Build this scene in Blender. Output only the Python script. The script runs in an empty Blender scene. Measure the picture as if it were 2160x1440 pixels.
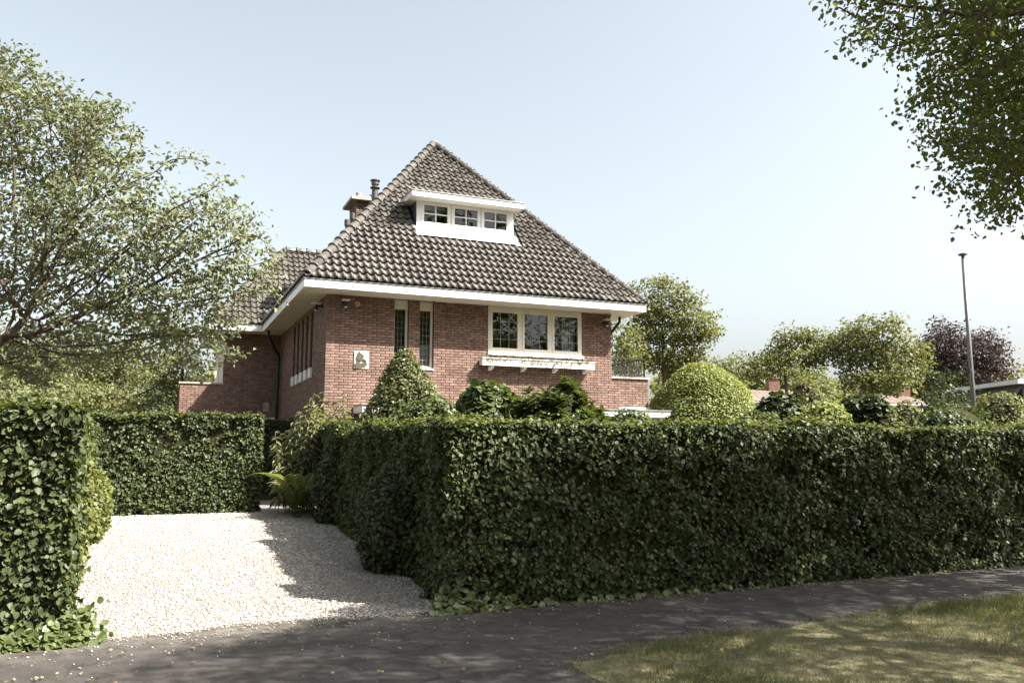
import bpy, bmesh, math, random
import numpy as np
from mathutils import Vector, Matrix
random.seed(7)
RNG = np.random.default_rng(11)
scene = bpy.context.scene
COL = scene.collection
rad = math.radians

# ------------------------------------------------------------------ camera
EYE = 1.65
FPX, PITCH, YAW = 1750.0, math.atan(230 / 1750.0), rad(23.16)
cam_data = bpy.data.cameras.new('camera')
cam = bpy.data.objects.new('camera', cam_data)
COL.objects.link(cam)
cam_data.sensor_width = 36.0
cam_data.lens = FPX / 2160.0 * 36.0
cam_data.clip_end = 3000
cam.location = (0, 0, EYE)
cam.rotation_euler = (math.pi / 2 + PITCH, 0, -YAW)
scene.camera = cam

# ------------------------------------------------------------------ sky and sun
SUN_DIR = Vector((1.17, -1.0, 1.61)).normalized()      # towards the sun
sun_el = math.asin(SUN_DIR.z)
sun_az = math.atan2(SUN_DIR.x, SUN_DIR.y)               # clockwise from +Y
world = bpy.data.worlds.new('World')
scene.world = world
world.use_nodes = True
wn = world.node_tree.nodes
wl = world.node_tree.links
wn.clear()
sky = wn.new('ShaderNodeTexSky')
sky.sky_type = 'NISHITA'
sky.sun_disc = False
sky.sun_elevation = sun_el
sky.sun_rotation = sun_az
sky.air_density = 1.15
sky.dust_density = 4.0
sky.ozone_density = 1.0
hs = wn.new('ShaderNodeHueSaturation')
hs.inputs['Saturation'].default_value = 0.42
hs.inputs['Hue'].default_value = 0.480
bg = wn.new('ShaderNodeBackground')
bg.inputs['Strength'].default_value = 0.081
wo = wn.new('ShaderNodeOutputWorld')
wl.new(sky.outputs[0], hs.inputs['Color'])
wl.new(hs.outputs[0], bg.inputs['Color'])
wl.new(bg.outputs[0], wo.inputs['Surface'])

sun_data = bpy.data.lights.new('sun', 'SUN')
sun_data.energy = 5.0
sun_data.angle = rad(0.53)
sun_data.color = (1.0, 0.955, 0.88)
sun = bpy.data.objects.new('sun', sun_data)
COL.objects.link(sun)
sun.location = (20, -20, 40)
sun.rotation_euler = SUN_DIR.to_track_quat('Z', 'Y').to_euler()

scene.view_settings.view_transform = 'Standard'
scene.view_settings.look = 'None'
scene.view_settings.exposure = 1.8
scene.view_settings.gamma = 1.0
scene.view_settings.use_curve_mapping = False
scene.render.engine = 'CYCLES'
scene.cycles.use_denoising = True
scene.cycles.max_bounces = 8
scene.cycles.transparent_max_bounces = 12
scene.cycles.caustics_reflective = False
scene.cycles.caustics_refractive = False

# ------------------------------------------------------------------ helpers
_cp, _sp, _cy, _sy = math.cos(PITCH), math.sin(PITCH), math.cos(YAW), math.sin(YAW)
FW = Vector((_sy * _cp, _cy * _cp, _sp))
RT = Vector((_cy, -_sy, 0))
UP = RT.cross(FW)


def ray(px, py):
    return (px - 1080) * RT + (720 - py) * UP + FPX * FW


def at(px, py, depth):
    """world point seen in the photograph at (px, py) and at this depth along the view axis"""
    return Vector((0, 0, EYE)) + ray(float(px), float(py)) * float(depth / FPX)


def ground_z(x, y):
    t = min(max((y - 8.7) / 9.3, 0.0), 1.0)
    return 0.39 * t


def lin(*c):
    return tuple(c) + (1.0,)


def new_mat(name):
    m = bpy.data.materials.new(name)
    m.use_nodes = True
    nt = m.node_tree
    nt.nodes.clear()
    out = nt.nodes.new('ShaderNodeOutputMaterial')
    return m, nt, out


def nd(nt, kind, **kw):
    n = nt.nodes.new(kind)
    for k, v in kw.items():
        if k in n.inputs:
            n.inputs[k].default_value = v
        else:
            setattr(n, k, v)
    return n


def mixrgb(nt, fac, a, b, blend='MIX'):
    n = nt.nodes.new('ShaderNodeMix')
    n.data_type = 'RGBA'
    n.blend_type = blend
    for idx, v in ((0, fac), (6, a), (7, b)):
        if hasattr(v, 'links') or isinstance(v, bpy.types.NodeSocket):
            nt.links.new(v, n.inputs[idx])
        else:
            n.inputs[idx].default_value = v
    return n.outputs[2]


def noise(nt, scale, detail=4.0, rough=0.55, coord='Object', vec_scale=None):
    tc = nd(nt, 'ShaderNodeTexCoord')
    src = tc.outputs[coord]
    if vec_scale:
        mp = nd(nt, 'ShaderNodeMapping')
        mp.inputs['Scale'].default_value = vec_scale
        nt.links.new(src, mp.inputs['Vector'])
        src = mp.outputs[0]
    n = nd(nt, 'ShaderNodeTexNoise', Scale=scale, Detail=detail, Roughness=rough)
    nt.links.new(src, n.inputs['Vector'])
    return n.outputs['Fac']


def ramp(nt, src, stops):
    r = nt.nodes.new('ShaderNodeValToRGB')
    while len(r.color_ramp.elements) < len(stops):
        r.color_ramp.elements.new(0.5)
    for e, (p, c) in zip(r.color_ramp.elements, stops):
        e.position = p
        e.color = c if len(c) == 4 else lin(*c)
    nt.links.new(src, r.inputs[0])
    return r.outputs[0]


def surface_mat(name, stops, scale=6.0, rough=0.7, bump=0.0, bump_scale=40.0, use_rnd=0.0, spec=0.4,
                detail=5.0, vec_scale=None, metallic=0.0, dirt=None):
    """principled surface with noise-driven colour, optional per-piece tone, dirt and bump"""
    m, nt, out = new_mat(name)
    p = nd(nt, 'ShaderNodeBsdfPrincipled')
    p.inputs['Roughness'].default_value = rough
    p.inputs['Specular IOR Level'].default_value = spec
    p.inputs['Metallic'].default_value = metallic
    f = noise(nt, scale, detail, 0.6, vec_scale=vec_scale)
    c = ramp(nt, f, stops)
    if use_rnd:
        a = nd(nt, 'ShaderNodeAttribute', attribute_name='rnd')
        mr = nd(nt, 'ShaderNodeMapRange')
        mr.inputs['To Min'].default_value = 1.0 - use_rnd
        mr.inputs['To Max'].default_value = 1.0 + use_rnd
        nt.links.new(a.outputs['Fac'], mr.inputs['Value'])
        hsv = nd(nt, 'ShaderNodeHueSaturation')
        nt.links.new(mr.outputs[0], hsv.inputs['Value'])
        nt.links.new(c, hsv.inputs['Color'])
        c = hsv.outputs[0]
    if dirt:
        dscale, lo, hi, dcol, vs = dirt
        df = noise(nt, dscale, 6.0, 0.65, vec_scale=vs)
        dm = ramp(nt, df, [(lo, (0, 0, 0)), (hi, (1, 1, 1))])
        c = mixrgb(nt, dm, c, lin(*dcol))
    nt.links.new(c, p.inputs['Base Color'])
    if bump:
        b = nd(nt, 'ShaderNodeBump', Strength=bump, Distance=0.01)
        nt.links.new(noise(nt, bump_scale, 6.0, 0.65), b.inputs['Height'])
        nt.links.new(b.outputs[0], p.inputs['Normal'])
    nt.links.new(p.outputs[0], out.inputs['Surface'])
    return m


def leaf_mat(name, c1, c2, trans=0.35, rough=0.42, spec=0.5, tcol=None):
    m, nt, out = new_mat(name)
    a = nd(nt, 'ShaderNodeAttribute', attribute_name='rnd')
    c = mixrgb(nt, a.outputs['Fac'], lin(*c1), lin(*c2))
    n = noise(nt, 1.3, 2.0)
    c = mixrgb(nt, 0.35, c, mixrgb(nt, n, lin(*[v * 0.7 for v in c1]), lin(*[v * 1.15 for v in c2])))
    p = nd(nt, 'ShaderNodeBsdfPrincipled')
    p.inputs['Roughness'].default_value = rough
    p.inputs['Specular IOR Level'].default_value = spec
    nt.links.new(c, p.inputs['Base Color'])
    t = nd(nt, 'ShaderNodeBsdfTranslucent')
    tc = mixrgb(nt, 1.0, c, lin(*(tcol or (1.35, 1.3, 0.55))), 'MULTIPLY')
    nt.links.new(tc, t.inputs['Color'])
    mx = nd(nt, 'ShaderNodeMixShader', Fac=trans)
    nt.links.new(p.outputs[0], mx.inputs[1])
    nt.links.new(t.outputs[0], mx.inputs[2])
    nt.links.new(mx.outputs[0], out.inputs['Surface'])
    return m


def link(name, me, mat, parent=None):
    o = bpy.data.objects.new(name, me)
    COL.objects.link(o)
    if mat and not me.materials:
        me.materials.append(mat)
    if parent is not None:
        o.parent = parent
        if parent.type == 'EMPTY':
            o.matrix_parent_inverse = Matrix.Translation(-parent.location)
    return o


def tag(o, label=None, cat=None, group=None, kind=None):
    if label:
        o['label'] = label
    if cat:
        o['category'] = cat
    if group:
        o['group'] = group
    if kind:
        o['kind'] = kind
    return o


def thing(name, loc, label, cat, group=None):
    o = bpy.data.objects.new(name, None)
    COL.objects.link(o)
    o.location = loc
    o.empty_display_size = 0.2
    return tag(o, label, cat, group)


class MB:
    """collects shapes in world coordinates and links them as one mesh"""

    def __init__(self):
        self.v, self.f, self.r = [], [], []
        self.cur = 0.5

    def add(self, vs, fs):
        b = len(self.v)
        self.v += [tuple(v) for v in vs]
        self.r += [self.cur] * len(vs)
        self.f += [tuple(i + b for i in f) for f in fs]
        return self

    def box(self, x0, x1, y0, y1, z0, z1, M=None):
        vs = [(x0, y0, z0), (x1, y0, z0), (x1, y1, z0), (x0, y1, z0), (x0, y0, z1), (x1, y0, z1), (x1, y1, z1), (x0, y1, z1)]
        if M is not None:
            vs = [M @ Vector(v) for v in vs]
        return self.add(vs, [(0, 3, 2, 1), (4, 5, 6, 7), (0, 1, 5, 4), (1, 2, 6, 5), (2, 3, 7, 6), (3, 0, 4, 7)])

    def bar(self, a, b, w, h=None):
        """square bar from a to b"""
        a, b = Vector(a), Vector(b)
        d = (b - a)
        L = d.length
        q = d.to_track_quat('Z', 'Y').to_matrix().to_4x4()
        h = h or w
        return self.box(-w / 2, w / 2, -h / 2, h / 2, 0, L, Matrix.Translation(a) @ q)

    def tube(self, pts, rs, n=8, cap=True):
        pts = [Vector(p) for p in pts]
        if not isinstance(rs, (list, tuple)):
            rs = [rs] * len(pts)
        b = len(self.v)
        vs, fs = [], []
        ref = None
        for i, p in enumerate(pts):
            d = (pts[min(i + 1, len(pts) - 1)] - pts[max(i - 1, 0)]).normalized()
            if ref is None:
                ref = d.orthogonal().normalized()
            ref = (ref - d * ref.dot(d))
            ref = ref.normalized() if ref.length > 1e-6 else d.orthogonal().normalized()
            s = d.cross(ref)
            for k in range(n):
                t = 2 * math.pi * k / n
                vs.append(p + (ref * math.cos(t) + s * math.sin(t)) * rs[i])
        for i in range(len(pts) - 1):
            for k in range(n):
                k2 = (k + 1) % n
                fs.append((i * n + k, i * n + k2, (i + 1) * n + k2, (i + 1) * n + k))
        if cap:
            fs.append(tuple(reversed(range(n))))
            fs.append(tuple((len(pts) - 1) * n + k for k in range(n)))
        return self.add(vs, fs)

    def lathe(self, c, prof, n=20):
        """rings (r, z) about the vertical through c"""
        vs, fs = [], []
        for r, z in prof:
            for k in range(n):
                t = 2 * math.pi * k / n
                vs.append((c[0] + r * math.cos(t), c[1] + r * math.sin(t), c[2] + z))
        for i in range(len(prof) - 1):
            for k in range(n):
                k2 = (k + 1) % n
                fs.append((i * n + k, i * n + k2, (i + 1) * n + k2, (i + 1) * n + k))
        fs.append(tuple(reversed(range(n))))
        fs.append(tuple((len(prof) - 1) * n + k for k in range(n)))
        return self.add(vs, fs)

    def prism(self, poly, ext):
        """polygon (3D points) extruded by vector ext"""
        n = len(poly)
        ext = Vector(ext)
        vs = [Vector(p) for p in poly] + [Vector(p) + ext for p in poly]
        fs = [tuple(range(n)), tuple(reversed(range(n, 2 * n)))]
        fs += [(k, k + n, (k + 1) % n + n, (k + 1) % n) for k in range(n)]
        return self.add(vs, fs)

    def mesh(self, name):
        me = bpy.data.meshes.new(name)
        me.from_pydata(self.v, [], self.f)
        at_ = me.attributes.new('rnd', 'FLOAT', 'POINT')
        at_.data.foreach_set('value', np.array(self.r, np.float32))
        return me

    def build(self, name, mat, parent=None, smooth=False, bevel=0.0, fix=False):
        me = self.mesh(name)
        if fix or bevel:
            bm = bmesh.new()
            bm.from_mesh(me)
            if fix:
                bmesh.ops.recalc_face_normals(bm, faces=bm.faces)
            if bevel:
                bmesh.ops.bevel(bm, geom=list(bm.edges), offset=bevel, segments=1, affect='EDGES', clamp_overlap=True)
            bm.to_mesh(me)
            bm.free()
        if smooth:
            me.polygons.foreach_set('use_smooth', [True] * len(me.polygons))
        return link(name, me, mat, parent)


def np_mesh(name, V, F, R=None):
    """numpy vertices (n,3) and faces (m,k) of one size"""
    me = bpy.data.meshes.new(name)
    V = np.asarray(V, np.float32)
    F = np.asarray(F, np.int32)
    m, k = F.shape
    me.vertices.add(len(V))
    me.vertices.foreach_set('co', V.ravel())
    me.loops.add(m * k)
    me.loops.foreach_set('vertex_index', F.ravel())
    me.polygons.add(m)
    me.polygons.foreach_set('loop_start', np.arange(m, dtype=np.int32) * k)
    me.polygons.foreach_set('loop_total', np.full(m, k, np.int32))
    if R is not None:
        a = me.attributes.new('rnd', 'FLOAT', 'POINT')
        a.data.foreach_set('value', np.asarray(R, np.float32))
    me.update(calc_edges=True)
    return me


def unit(a):
    return a / np.maximum(np.linalg.norm(a, axis=1, keepdims=True), 1e-9)


# leaf outlines: (across, along, lift) with two quads folded on the midrib
OVATE = (np.array([(0, 0, 0), (.40, .28, .10), (.36, .66, .08), (0, 1, -.06), (-.36, .66, .08), (-.40, .28, .10)]),
         np.array([(0, 1, 2, 3), (0, 3, 4, 5)]))
LANCE = (np.array([(0, 0, 0), (.13, .3, .03), (.10, .68, -.03), (0, 1, -.22), (-.10, .68, -.03), (-.13, .3, .03)]),
         np.array([(0, 1, 2, 3), (0, 3, 4, 5)]))
ROUND = (np.array([(0, 0, 0), (.48, .22, .08), (.46, .66, .05), (0, 1, -.10), (-.46, .66, .05), (-.48, .22, .08)]),
         np.array([(0, 1, 2, 3), (0, 3, 4, 5)]))
DIAMOND = (np.array([(0, 0, 0), (.42, .5, .10), (0, 1, 0), (-.42, .5, .10)]), np.array([(0, 1, 2, 3)]))


def leaf_mesh(name, P, N, T, S, shape=OVATE, rnd=None, rng=RNG):
    """leaves at points P, blade normals N, tip directions T, lengths S"""
    N = unit(N)
    T = unit(T - N * np.sum(T * N, axis=1, keepdims=True))
    X = np.cross(T, N)
    sh, fc = shape
    k = len(sh)
    V = (P[:, None, :] + S[:, None, None] * (sh[None, :, 0:1] * X[:, None, :] + sh[None, :, 1:2] * T[:, None, :] + sh[None, :, 2:3] * N[:, None, :]))
    F = (np.arange(len(P))[:, None, None] * k + fc[None]).reshape(-1, 4)
    if rnd is None:
        rnd = rng.random(len(P))
    return np_mesh(name, V.reshape(-1, 3), F, np.repeat(rnd, k))


def vnoise(P, freq, seed=0):
    """cheap smooth value in about -1..1 from sums of sines"""
    r = np.random.default_rng(seed)
    out = 0
    for i in range(5):
        k = r.normal(size=3)
        k *= freq * (0.6 + 0.35 * i) / np.linalg.norm(k)
        out = out + np.sin(P @ k + r.random() * 6.28) / (1 + 0.5 * i)
    return out / 2.2


# ------------------------------------------------------------------ materials
M = {}
M['brick'] = surface_mat('brick', [(0.25, (.130, .080, .063)), (0.55, (.212, .135, .106)), (0.8, (.285, .19, .152))], 9, 0.85, 0.5, 90,
                         use_rnd=0.22, spec=0.25, dirt=(2.2, .60, .82, (.15, .10, .085), None))
M['mortar'] = surface_mat('mortar', [(0.3, (.060, .050, .043)), (0.7, (.105, .088, .076))], 20, 0.95, 0.4, 120, spec=0.1)
M['tile'] = surface_mat('roof_tile', [(0.25, (.041, .036, .030)), (0.5, (.074, .065, .055)), (0.8, (.126, .112, .094))], 5, 0.5, 0.35, 60,
                        use_rnd=0.34, spec=0.4, dirt=(1.7, .52, .72, (.175, .162, .138), None))
M['cap_tile'] = surface_mat('cap_tile', [(0.3, (.058, .052, .046)), (0.7, (.112, .101, .089))], 7, 0.42, 0.3, 70, use_rnd=0.2, spec=0.5,
                            dirt=(5, .60, .8, (.19, .17, .14), None))
M['roof_under'] = surface_mat('roof_under', [(0.3, (.03, .028, .025)), (0.7, (.05, .045, .04))], 5, 0.9)
M['white'] = surface_mat('white_paint', [(0.3, (.74, .73, .70)), (0.7, (.82, .81, .79))], 3, 0.38, 0.05, 30, spec=0.45,
                         dirt=(1.6, .62, .85, (.60, .58, .53), (1, 1, 3)))
M['cream'] = surface_mat('cream_paint', [(0.3, (.66, .62, .53)), (0.7, (.73, .69, .60))], 3, 0.45, 0.05, 30, spec=0.4)
M['old_white'] = surface_mat('weathered_white', [(0.3, (.60, .58, .53)), (0.7, (.75, .73, .69))], 6, 0.6, 0.15, 40,
                             dirt=(9, .55, .70, (.22, .20, .16), (1, 1, 2.5)))
M['zinc'] = surface_mat('zinc', [(0.3, (.24, .24, .24)), (0.7, (.38, .38, .37))], 8, 0.45, 0.1, 40, metallic=0.4)
M['lead'] = surface_mat('lead_sheet', [(0.3, (.045, .047, .055)), (0.7, (.085, .088, .10))], 6, 0.5, 0.2, 30)
M['dark_pipe'] = surface_mat('dark_pipe', [(0.3, (.018, .016, .015)), (0.7, (.032, .028, .026))], 8, 0.4, 0.05, 30)
M['flue'] = surface_mat('flue_metal', [(0.3, (.075, .068, .064)), (0.7, (.11, .10, .095))], 5, 0.45, 0.05, 30, metallic=0.2)
M['iron'] = surface_mat('black_iron', [(0.3, (.015, .015, .015)), (0.7, (.03, .03, .03))], 9, 0.5)
M['concrete'] = surface_mat('concrete_cap', [(0.3, (.28, .26, .22)), (0.7, (.40, .37, .32))], 7, 0.85, 0.4, 60,
                            dirt=(6, .55, .75, (.13, .13, .10), None))
M['leadcame'] = surface_mat('lead_came', [(0.3, (.32, .32, .30)), (0.7, (.42, .42, .40))], 9, 0.4)
M['room'] = surface_mat('room_wall', [(0.3, (.10, .085, .07)), (0.7, (.14, .12, .10))], 3, 0.9)
M['curtain'] = surface_mat('curtain', [(0.3, (.55, .56, .58)), (0.7, (.64, .65, .67))], 3, 0.9)  # curtain cloth; also the pale stand-in for sky mirrored in a narrow window
M['blind'] = surface_mat('blind', [(0.3, (.13, .11, .085)), (0.7, (.17, .145, .115))], 3, 0.8)
M['orange'] = surface_mat('orange_lens', [(0.3, (.55, .16, .05)), (0.7, (.62, .20, .07))], 9, 0.25)
M['black_plastic'] = surface_mat('black_plastic', [(0.3, (.012, .012, .013)), (0.7, (.022, .022, .022))], 9, 0.35)
M['plaque'] = surface_mat('plaque_glaze', [(0.3, (.66, .65, .55)), (0.7, (.76, .75, .66))], 12, 0.35, 0.1, 60)
M['relief'] = surface_mat('relief_glaze', [(0.3, (.055, .045, .028)), (0.7, (.12, .10, .065))], 40, 0.45, 0.3, 80)
M['bark'] = surface_mat('bark', [(0.3, (.075, .058, .045)), (0.7, (.16, .13, .10))], 14, 0.9, 0.7, 40, spec=0.1)
M['twig'] = surface_mat('twig_bark', [(0.3, (.060, .045, .034)), (0.7, (.12, .095, .072))], 14, 0.85, 0.4, 60, spec=0.15)
M['core'] = surface_mat('hedge_twigs', [(0.3, (.022, .020, .012)), (0.7, (.045, .045, .022))], 18, 0.95, 0.8, 30, spec=0.05)
M['asphalt'] = surface_mat('asphalt', [(0.30, (.044, .039, .035)), (0.5, (.062, .055, .050)), (0.75, (.092, .083, .075))], 5.0, 0.88, 0.6, 160, spec=0.25,
                           detail=9, dirt=(1.1, .50, .72, (.100, .090, .080), None))
_nt = M['asphalt'].node_tree
_p = next(n for n in _nt.nodes if n.type == 'BSDF_PRINCIPLED')
_c = _p.inputs['Base Color'].links[0].from_socket
_g = ramp(_nt, noise(_nt, 95, 3.0, 0.8), [(0.30, (.45, .45, .45)), (0.55, (1, 1, 1)), (0.72, (1.9, 1.85, 1.8))])
_col = mixrgb(_nt, 1.0, _c, _g, 'MULTIPLY')
_tc = nd(_nt, 'ShaderNodeTexCoord')
_sx = nd(_nt, 'ShaderNodeSeparateXYZ')
_nt.links.new(_tc.outputs['Object'], _sx.inputs[0])
def _mr(src, a, b):
    m = nd(_nt, 'ShaderNodeMapRange')
    m.inputs['From Min'].default_value, m.inputs['From Max'].default_value = a, b
    _nt.links.new(src, m.inputs['Value'])
    return m.outputs[0]
def _mul(a, b):
    m = nd(_nt, 'ShaderNodeMath', operation='MULTIPLY')
    _nt.links.new(a, m.inputs[0]); _nt.links.new(b, m.inputs[1])
    return m.outputs[0]
_dust = _mul(_mul(_mr(_sx.outputs['Y'], 7.55, 8.55), _mr(_sx.outputs['X'], 3.2, 2.4)), ramp(_nt, noise(_nt, 3.2, 7.0, .7), [(.36, (0, 0, 0)), (.62, (1, 1, 1))]))   # gravel dust tracked off the drive
_col = mixrgb(_nt, _dust, _col, lin(.17, .152, .130))
_vo = nd(_nt, 'ShaderNodeTexVoronoi', feature='DISTANCE_TO_EDGE', Scale=0.32)
_wv = nd(_nt, 'ShaderNodeVectorMath', operation='ADD')
_ns = nd(_nt, 'ShaderNodeTexNoise', Scale=2.5, Detail=5.0)
_nt.links.new(_tc.outputs['Object'], _ns.inputs['Vector'])
_nt.links.new(_tc.outputs['Object'], _wv.inputs[0]); _nt.links.new(_ns.outputs['Color'], _wv.inputs[1])
_nt.links.new(_wv.outputs[0], _vo.inputs['Vector'])
_crack = ramp(_nt, _vo.outputs['Distance'], [(0.0, (.55, .55, .55)), (.005, (.75, .75, .75)), (.009, (1, 1, 1))])
_col = mixrgb(_nt, 1.0, _col, _crack, 'MULTIPLY')
_nt.links.new(_col, _p.inputs['Base Color'])
M['gravel_bed'] = surface_mat('gravel_bed', [(0.3, (.16, .14, .12)), (0.7, (.32, .295, .265))], 45, 0.95, 0.9, 60, spec=0.1)
M['pebble'] = surface_mat('pebble', [(0.3, (.33, .305, .27)), (0.7, (.45, .425, .385))], 30, 0.8, 0.2, 90, use_rnd=0.55, spec=0.25, dirt=(0.9, .48, .72, (.27, .245, .21), (1.6, .5, 1)))
M['soil'] = surface_mat('soil', [(0.3, (.055, .045, .030)), (0.55, (.085, .075, .045)), (0.75, (.10, .105, .05))], 2.5, 0.95, 0.6, 25, spec=0.1)
M['turf'] = surface_mat('turf_soil', [(0.30, (.085, .090, .042)), (0.48, (.15, .135, .075)), (0.66, (.24, .20, .13))], 5.5, 0.95, 0.7, 40, spec=0.1, detail=8)
M['paving'] = surface_mat('paving', [(0.3, (.15, .13, .115)), (0.7, (.23, .21, .19))], 9, 0.9, 0.4, 60)
M['pole'] = surface_mat('pole_paint', [(0.3, (.085, .083, .080)), (0.7, (.13, .128, .122))], 4, 0.4, 0.05, 30)
M['clay_roof'] = surface_mat('clay_roof', [(0.3, (.17, .115, .092)), (0.5, (.235, .170, .138)), (0.75, (.30, .24, .20))], 1.6, 0.8, 0.4, 12, use_rnd=0.15)
M['grey_roof'] = surface_mat('grey_roof', [(0.3, (.09, .085, .08)), (0.7, (.15, .14, .13))], 2, 0.8, 0.4, 12, use_rnd=0.15)
M['far_brick'] = surface_mat('far_brick', [(0.3, (.16, .085, .065)), (0.7, (.23, .13, .10))], 4, 0.9, 0.3, 30)

# leaves: dull greens, the photograph is muted and slightly yellow
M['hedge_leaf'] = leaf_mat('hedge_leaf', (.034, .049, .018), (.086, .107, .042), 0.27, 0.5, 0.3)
M['hedge_tip'] = leaf_mat('hedge_young_leaf', (.100, .122, .036), (.190, .205, .078), 0.38, 0.5, 0.3)
M['ivy_leaf'] = leaf_mat('ivy_leaf', (.080, .108, .034), (.160, .190, .075), 0.35, 0.4, 0.5)
M['apple_leaf'] = leaf_mat('apple_leaf', (.120, .140, .078), (.245, .262, .165), 0.42, 0.5, 0.35, (1.2, 1.2, .75))
M['linden_leaf'] = leaf_mat('linden_leaf', (.070, .092, .030), (.155, .182, .070), 0.55, 0.5, 0.3)
M['maple_leaf'] = leaf_mat('maple_leaf', (.085, .100, .038), (.190, .202, .090), 0.36, 0.55, 0.25)
M['pale_leaf'] = leaf_mat('pale_leaf', (.105, .122, .050), (.200, .210, .100), 0.36, 0.55, 0.25)
M['dark_leaf'] = leaf_mat('dark_leaf', (.028, .040, .017), (.066, .084, .035), 0.22, 0.5, 0.3)
M['copper_leaf'] = leaf_mat('copper_leaf', (.040, .031, .030), (.092, .074, .068), 0.25, 0.5, 0.3, (1.2, .85, .75))
M['dome_leaf'] = leaf_mat('dome_leaf', (.145, .180, .052), (.260, .290, .108), 0.34, 0.5, 0.3)
M['cone_leaf'] = leaf_mat('cone_leaf', (.055, .072, .026), (.160, .168, .072), 0.28, 0.45, 0.4)
M['rhodo_leaf'] = leaf_mat('rhodo_leaf', (.042, .062, .022), (.100, .130, .046), 0.25, 0.42, 0.4)
M['weed_leaf'] = leaf_mat('weed_leaf', (.150, .170, .100), (.270, .285, .185), 0.36, 0.5, 0.3)
M['fern_leaf'] = leaf_mat('fern_leaf', (.105, .135, .045), (.200, .215, .090), 0.42, 0.5, 0.3)
M['grass'] = leaf_mat('grass_blade', (.080, .105, .042), (.245, .238, .140), 0.30, 0.6, 0.2)
M['litter'] = leaf_mat('litter', (.12, .085, .045), (.30, .24, .14), 0.1, 0.8, 0.2)


def glass_mat():
    m, nt, out = new_mat('window_glass')
    tr = nd(nt, 'ShaderNodeBsdfTransparent')
    tr.inputs['Color'].default_value = (.80, .83, .82, 1)
    gl = nd(nt, 'ShaderNodeBsdfGlossy', Roughness=0.012)
    gl.inputs['Color'].default_value = (.95, .97, 1, 1)
    fr = nd(nt, 'ShaderNodeFresnel', IOR=1.6)
    bp = nd(nt, 'ShaderNodeBump', Strength=0.02, Distance=0.05)
    nt.links.new(noise(nt, 3.0, 1.0), bp.inputs['Height'])
    nt.links.new(bp.outputs[0], gl.inputs['Normal'])
    mx = nd(nt, 'ShaderNodeMixShader')
    nt.links.new(fr.outputs[0], mx.inputs[0])
    nt.links.new(tr.outputs[0], mx.inputs[1])
    nt.links.new(gl.outputs[0], mx.inputs[2])
    nt.links.new(mx.outputs[0], out.inputs['Surface'])
    return m


M['glass'] = glass_mat()

# ------------------------------------------------------------------ the setting: ground, pavement, drive, verge
ys = [-700, -200, -60, -20, -5, 0, 4, 6, 8, 8.7] + list(np.linspace(9.5, 18, 10)) + [19, 25, 40, 80, 200, 1200]
xs = [-900, -300, -80, -30, -12, -5, 0, 3, 6, 10, 16, 30, 60, 120, 400, 1200]
gv = [(x, y, ground_z(x, y) - 0.012) for y in ys for x in xs]
nx = len(xs)
gf = [(j * nx + i, j * nx + i + 1, (j + 1) * nx + i + 1, (j + 1) * nx + i) for j in range(len(ys) - 1) for i in range(nx - 1)]
tag(MB().add(gv, gf).build('ground', M['soil']), kind='structure')


def sheet(name, outline, mat, lift, step=0.5):
    """flat outline draped on the ground"""
    bm = bmesh.new()
    bm.faces.new([bm.verts.new((x, y, 0)) for x, y in outline])
    for yy in np.arange(8.7, 18.3, step):
        bmesh.ops.bisect_plane(bm, geom=list(bm.verts) + list(bm.edges) + list(bm.faces), plane_co=(0, yy, 0), plane_no=(0, 1, 0))
    for v in bm.verts:
        v.co.z = ground_z(v.co.x, v.co.y) + lift
    bmesh.ops.triangulate(bm, faces=bm.faces)
    bmesh.ops.recalc_face_normals(bm, faces=bm.faces)
    me = bpy.data.meshes.new(name)
    bm.to_mesh(me)
    bm.free()
    if me.polygons and me.polygons[0].normal.z < 0:
        me.flip_normals()
    return link(name, me, mat)


def wobble(pts, amp, n, seed):
    """subdivide an open polyline with small irregularities"""
    r = random.Random(seed)
    out = []
    for (a, b) in zip(pts[:-1], pts[1:]):
        m = max(1, min(n * 6, int(math.hypot(b[0] - a[0], b[1] - a[1]) / 0.13)))
        for k in range(m):
            t = k / m
            out.append((a[0] + (b[0] - a[0]) * t + r.uniform(-amp, amp), a[1] + (b[1] - a[1]) * t + r.uniform(-amp, amp)))
    out.append(pts[-1])
    return out


VERGE_EDGE = wobble([(3.35, 0.6), (3.15, 4.6), (2.95, 5.5), (2.90, 5.95), (3.15, 6.20), (4.15, 6.36), (6.0, 6.62), (9.2, 6.68), (14, 6.75), (40, 6.9)], 0.075, 12, 3)
pav = [(-40, 0.5), (60, 0.5), (60, 8.62)] + list(reversed(wobble([(-40, 8.6), (-1, 8.6), (3, 8.62), (12, 8.6), (60, 8.62)], 0.02, 10, 5)))
tag(sheet('pavement', pav, M['asphalt'], 0.0), kind='structure')
tag(sheet('road', [(-200, -9), (200, -9), (200, 0.49), (-200, 0.49)], M['asphalt'], -0.06 + 0.055), kind='structure')
tag(sheet('grass_verge', [(x + .09, y - .09) for x, y in VERGE_EDGE] + [(40, 0.6)], M['turf'], 0.004), kind='structure')
DRIVE_FRONT = wobble([(-0.62, 8.38), (0.1, 8.45), (1.0, 8.62), (2.0, 8.50), (2.75, 8.42), (3.0, 8.42)], 0.03, 8, 9)
DRIVE = DRIVE_FRONT + [(3.05, 12.0), (3.2, 15.5), (3.3, 18.6), (-1.15, 18.6), (-0.95, 14.0)]
tag(sheet('gravel_drive', DRIVE, M['gravel_bed'], 0.006), kind='structure')
tag(sheet('garden_path', [(2.12, 17.7), (3.45, 17.2), (3.45, 26.5), (2.12, 26.5)], M['paving'], 0.014), kind='structure')


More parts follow.
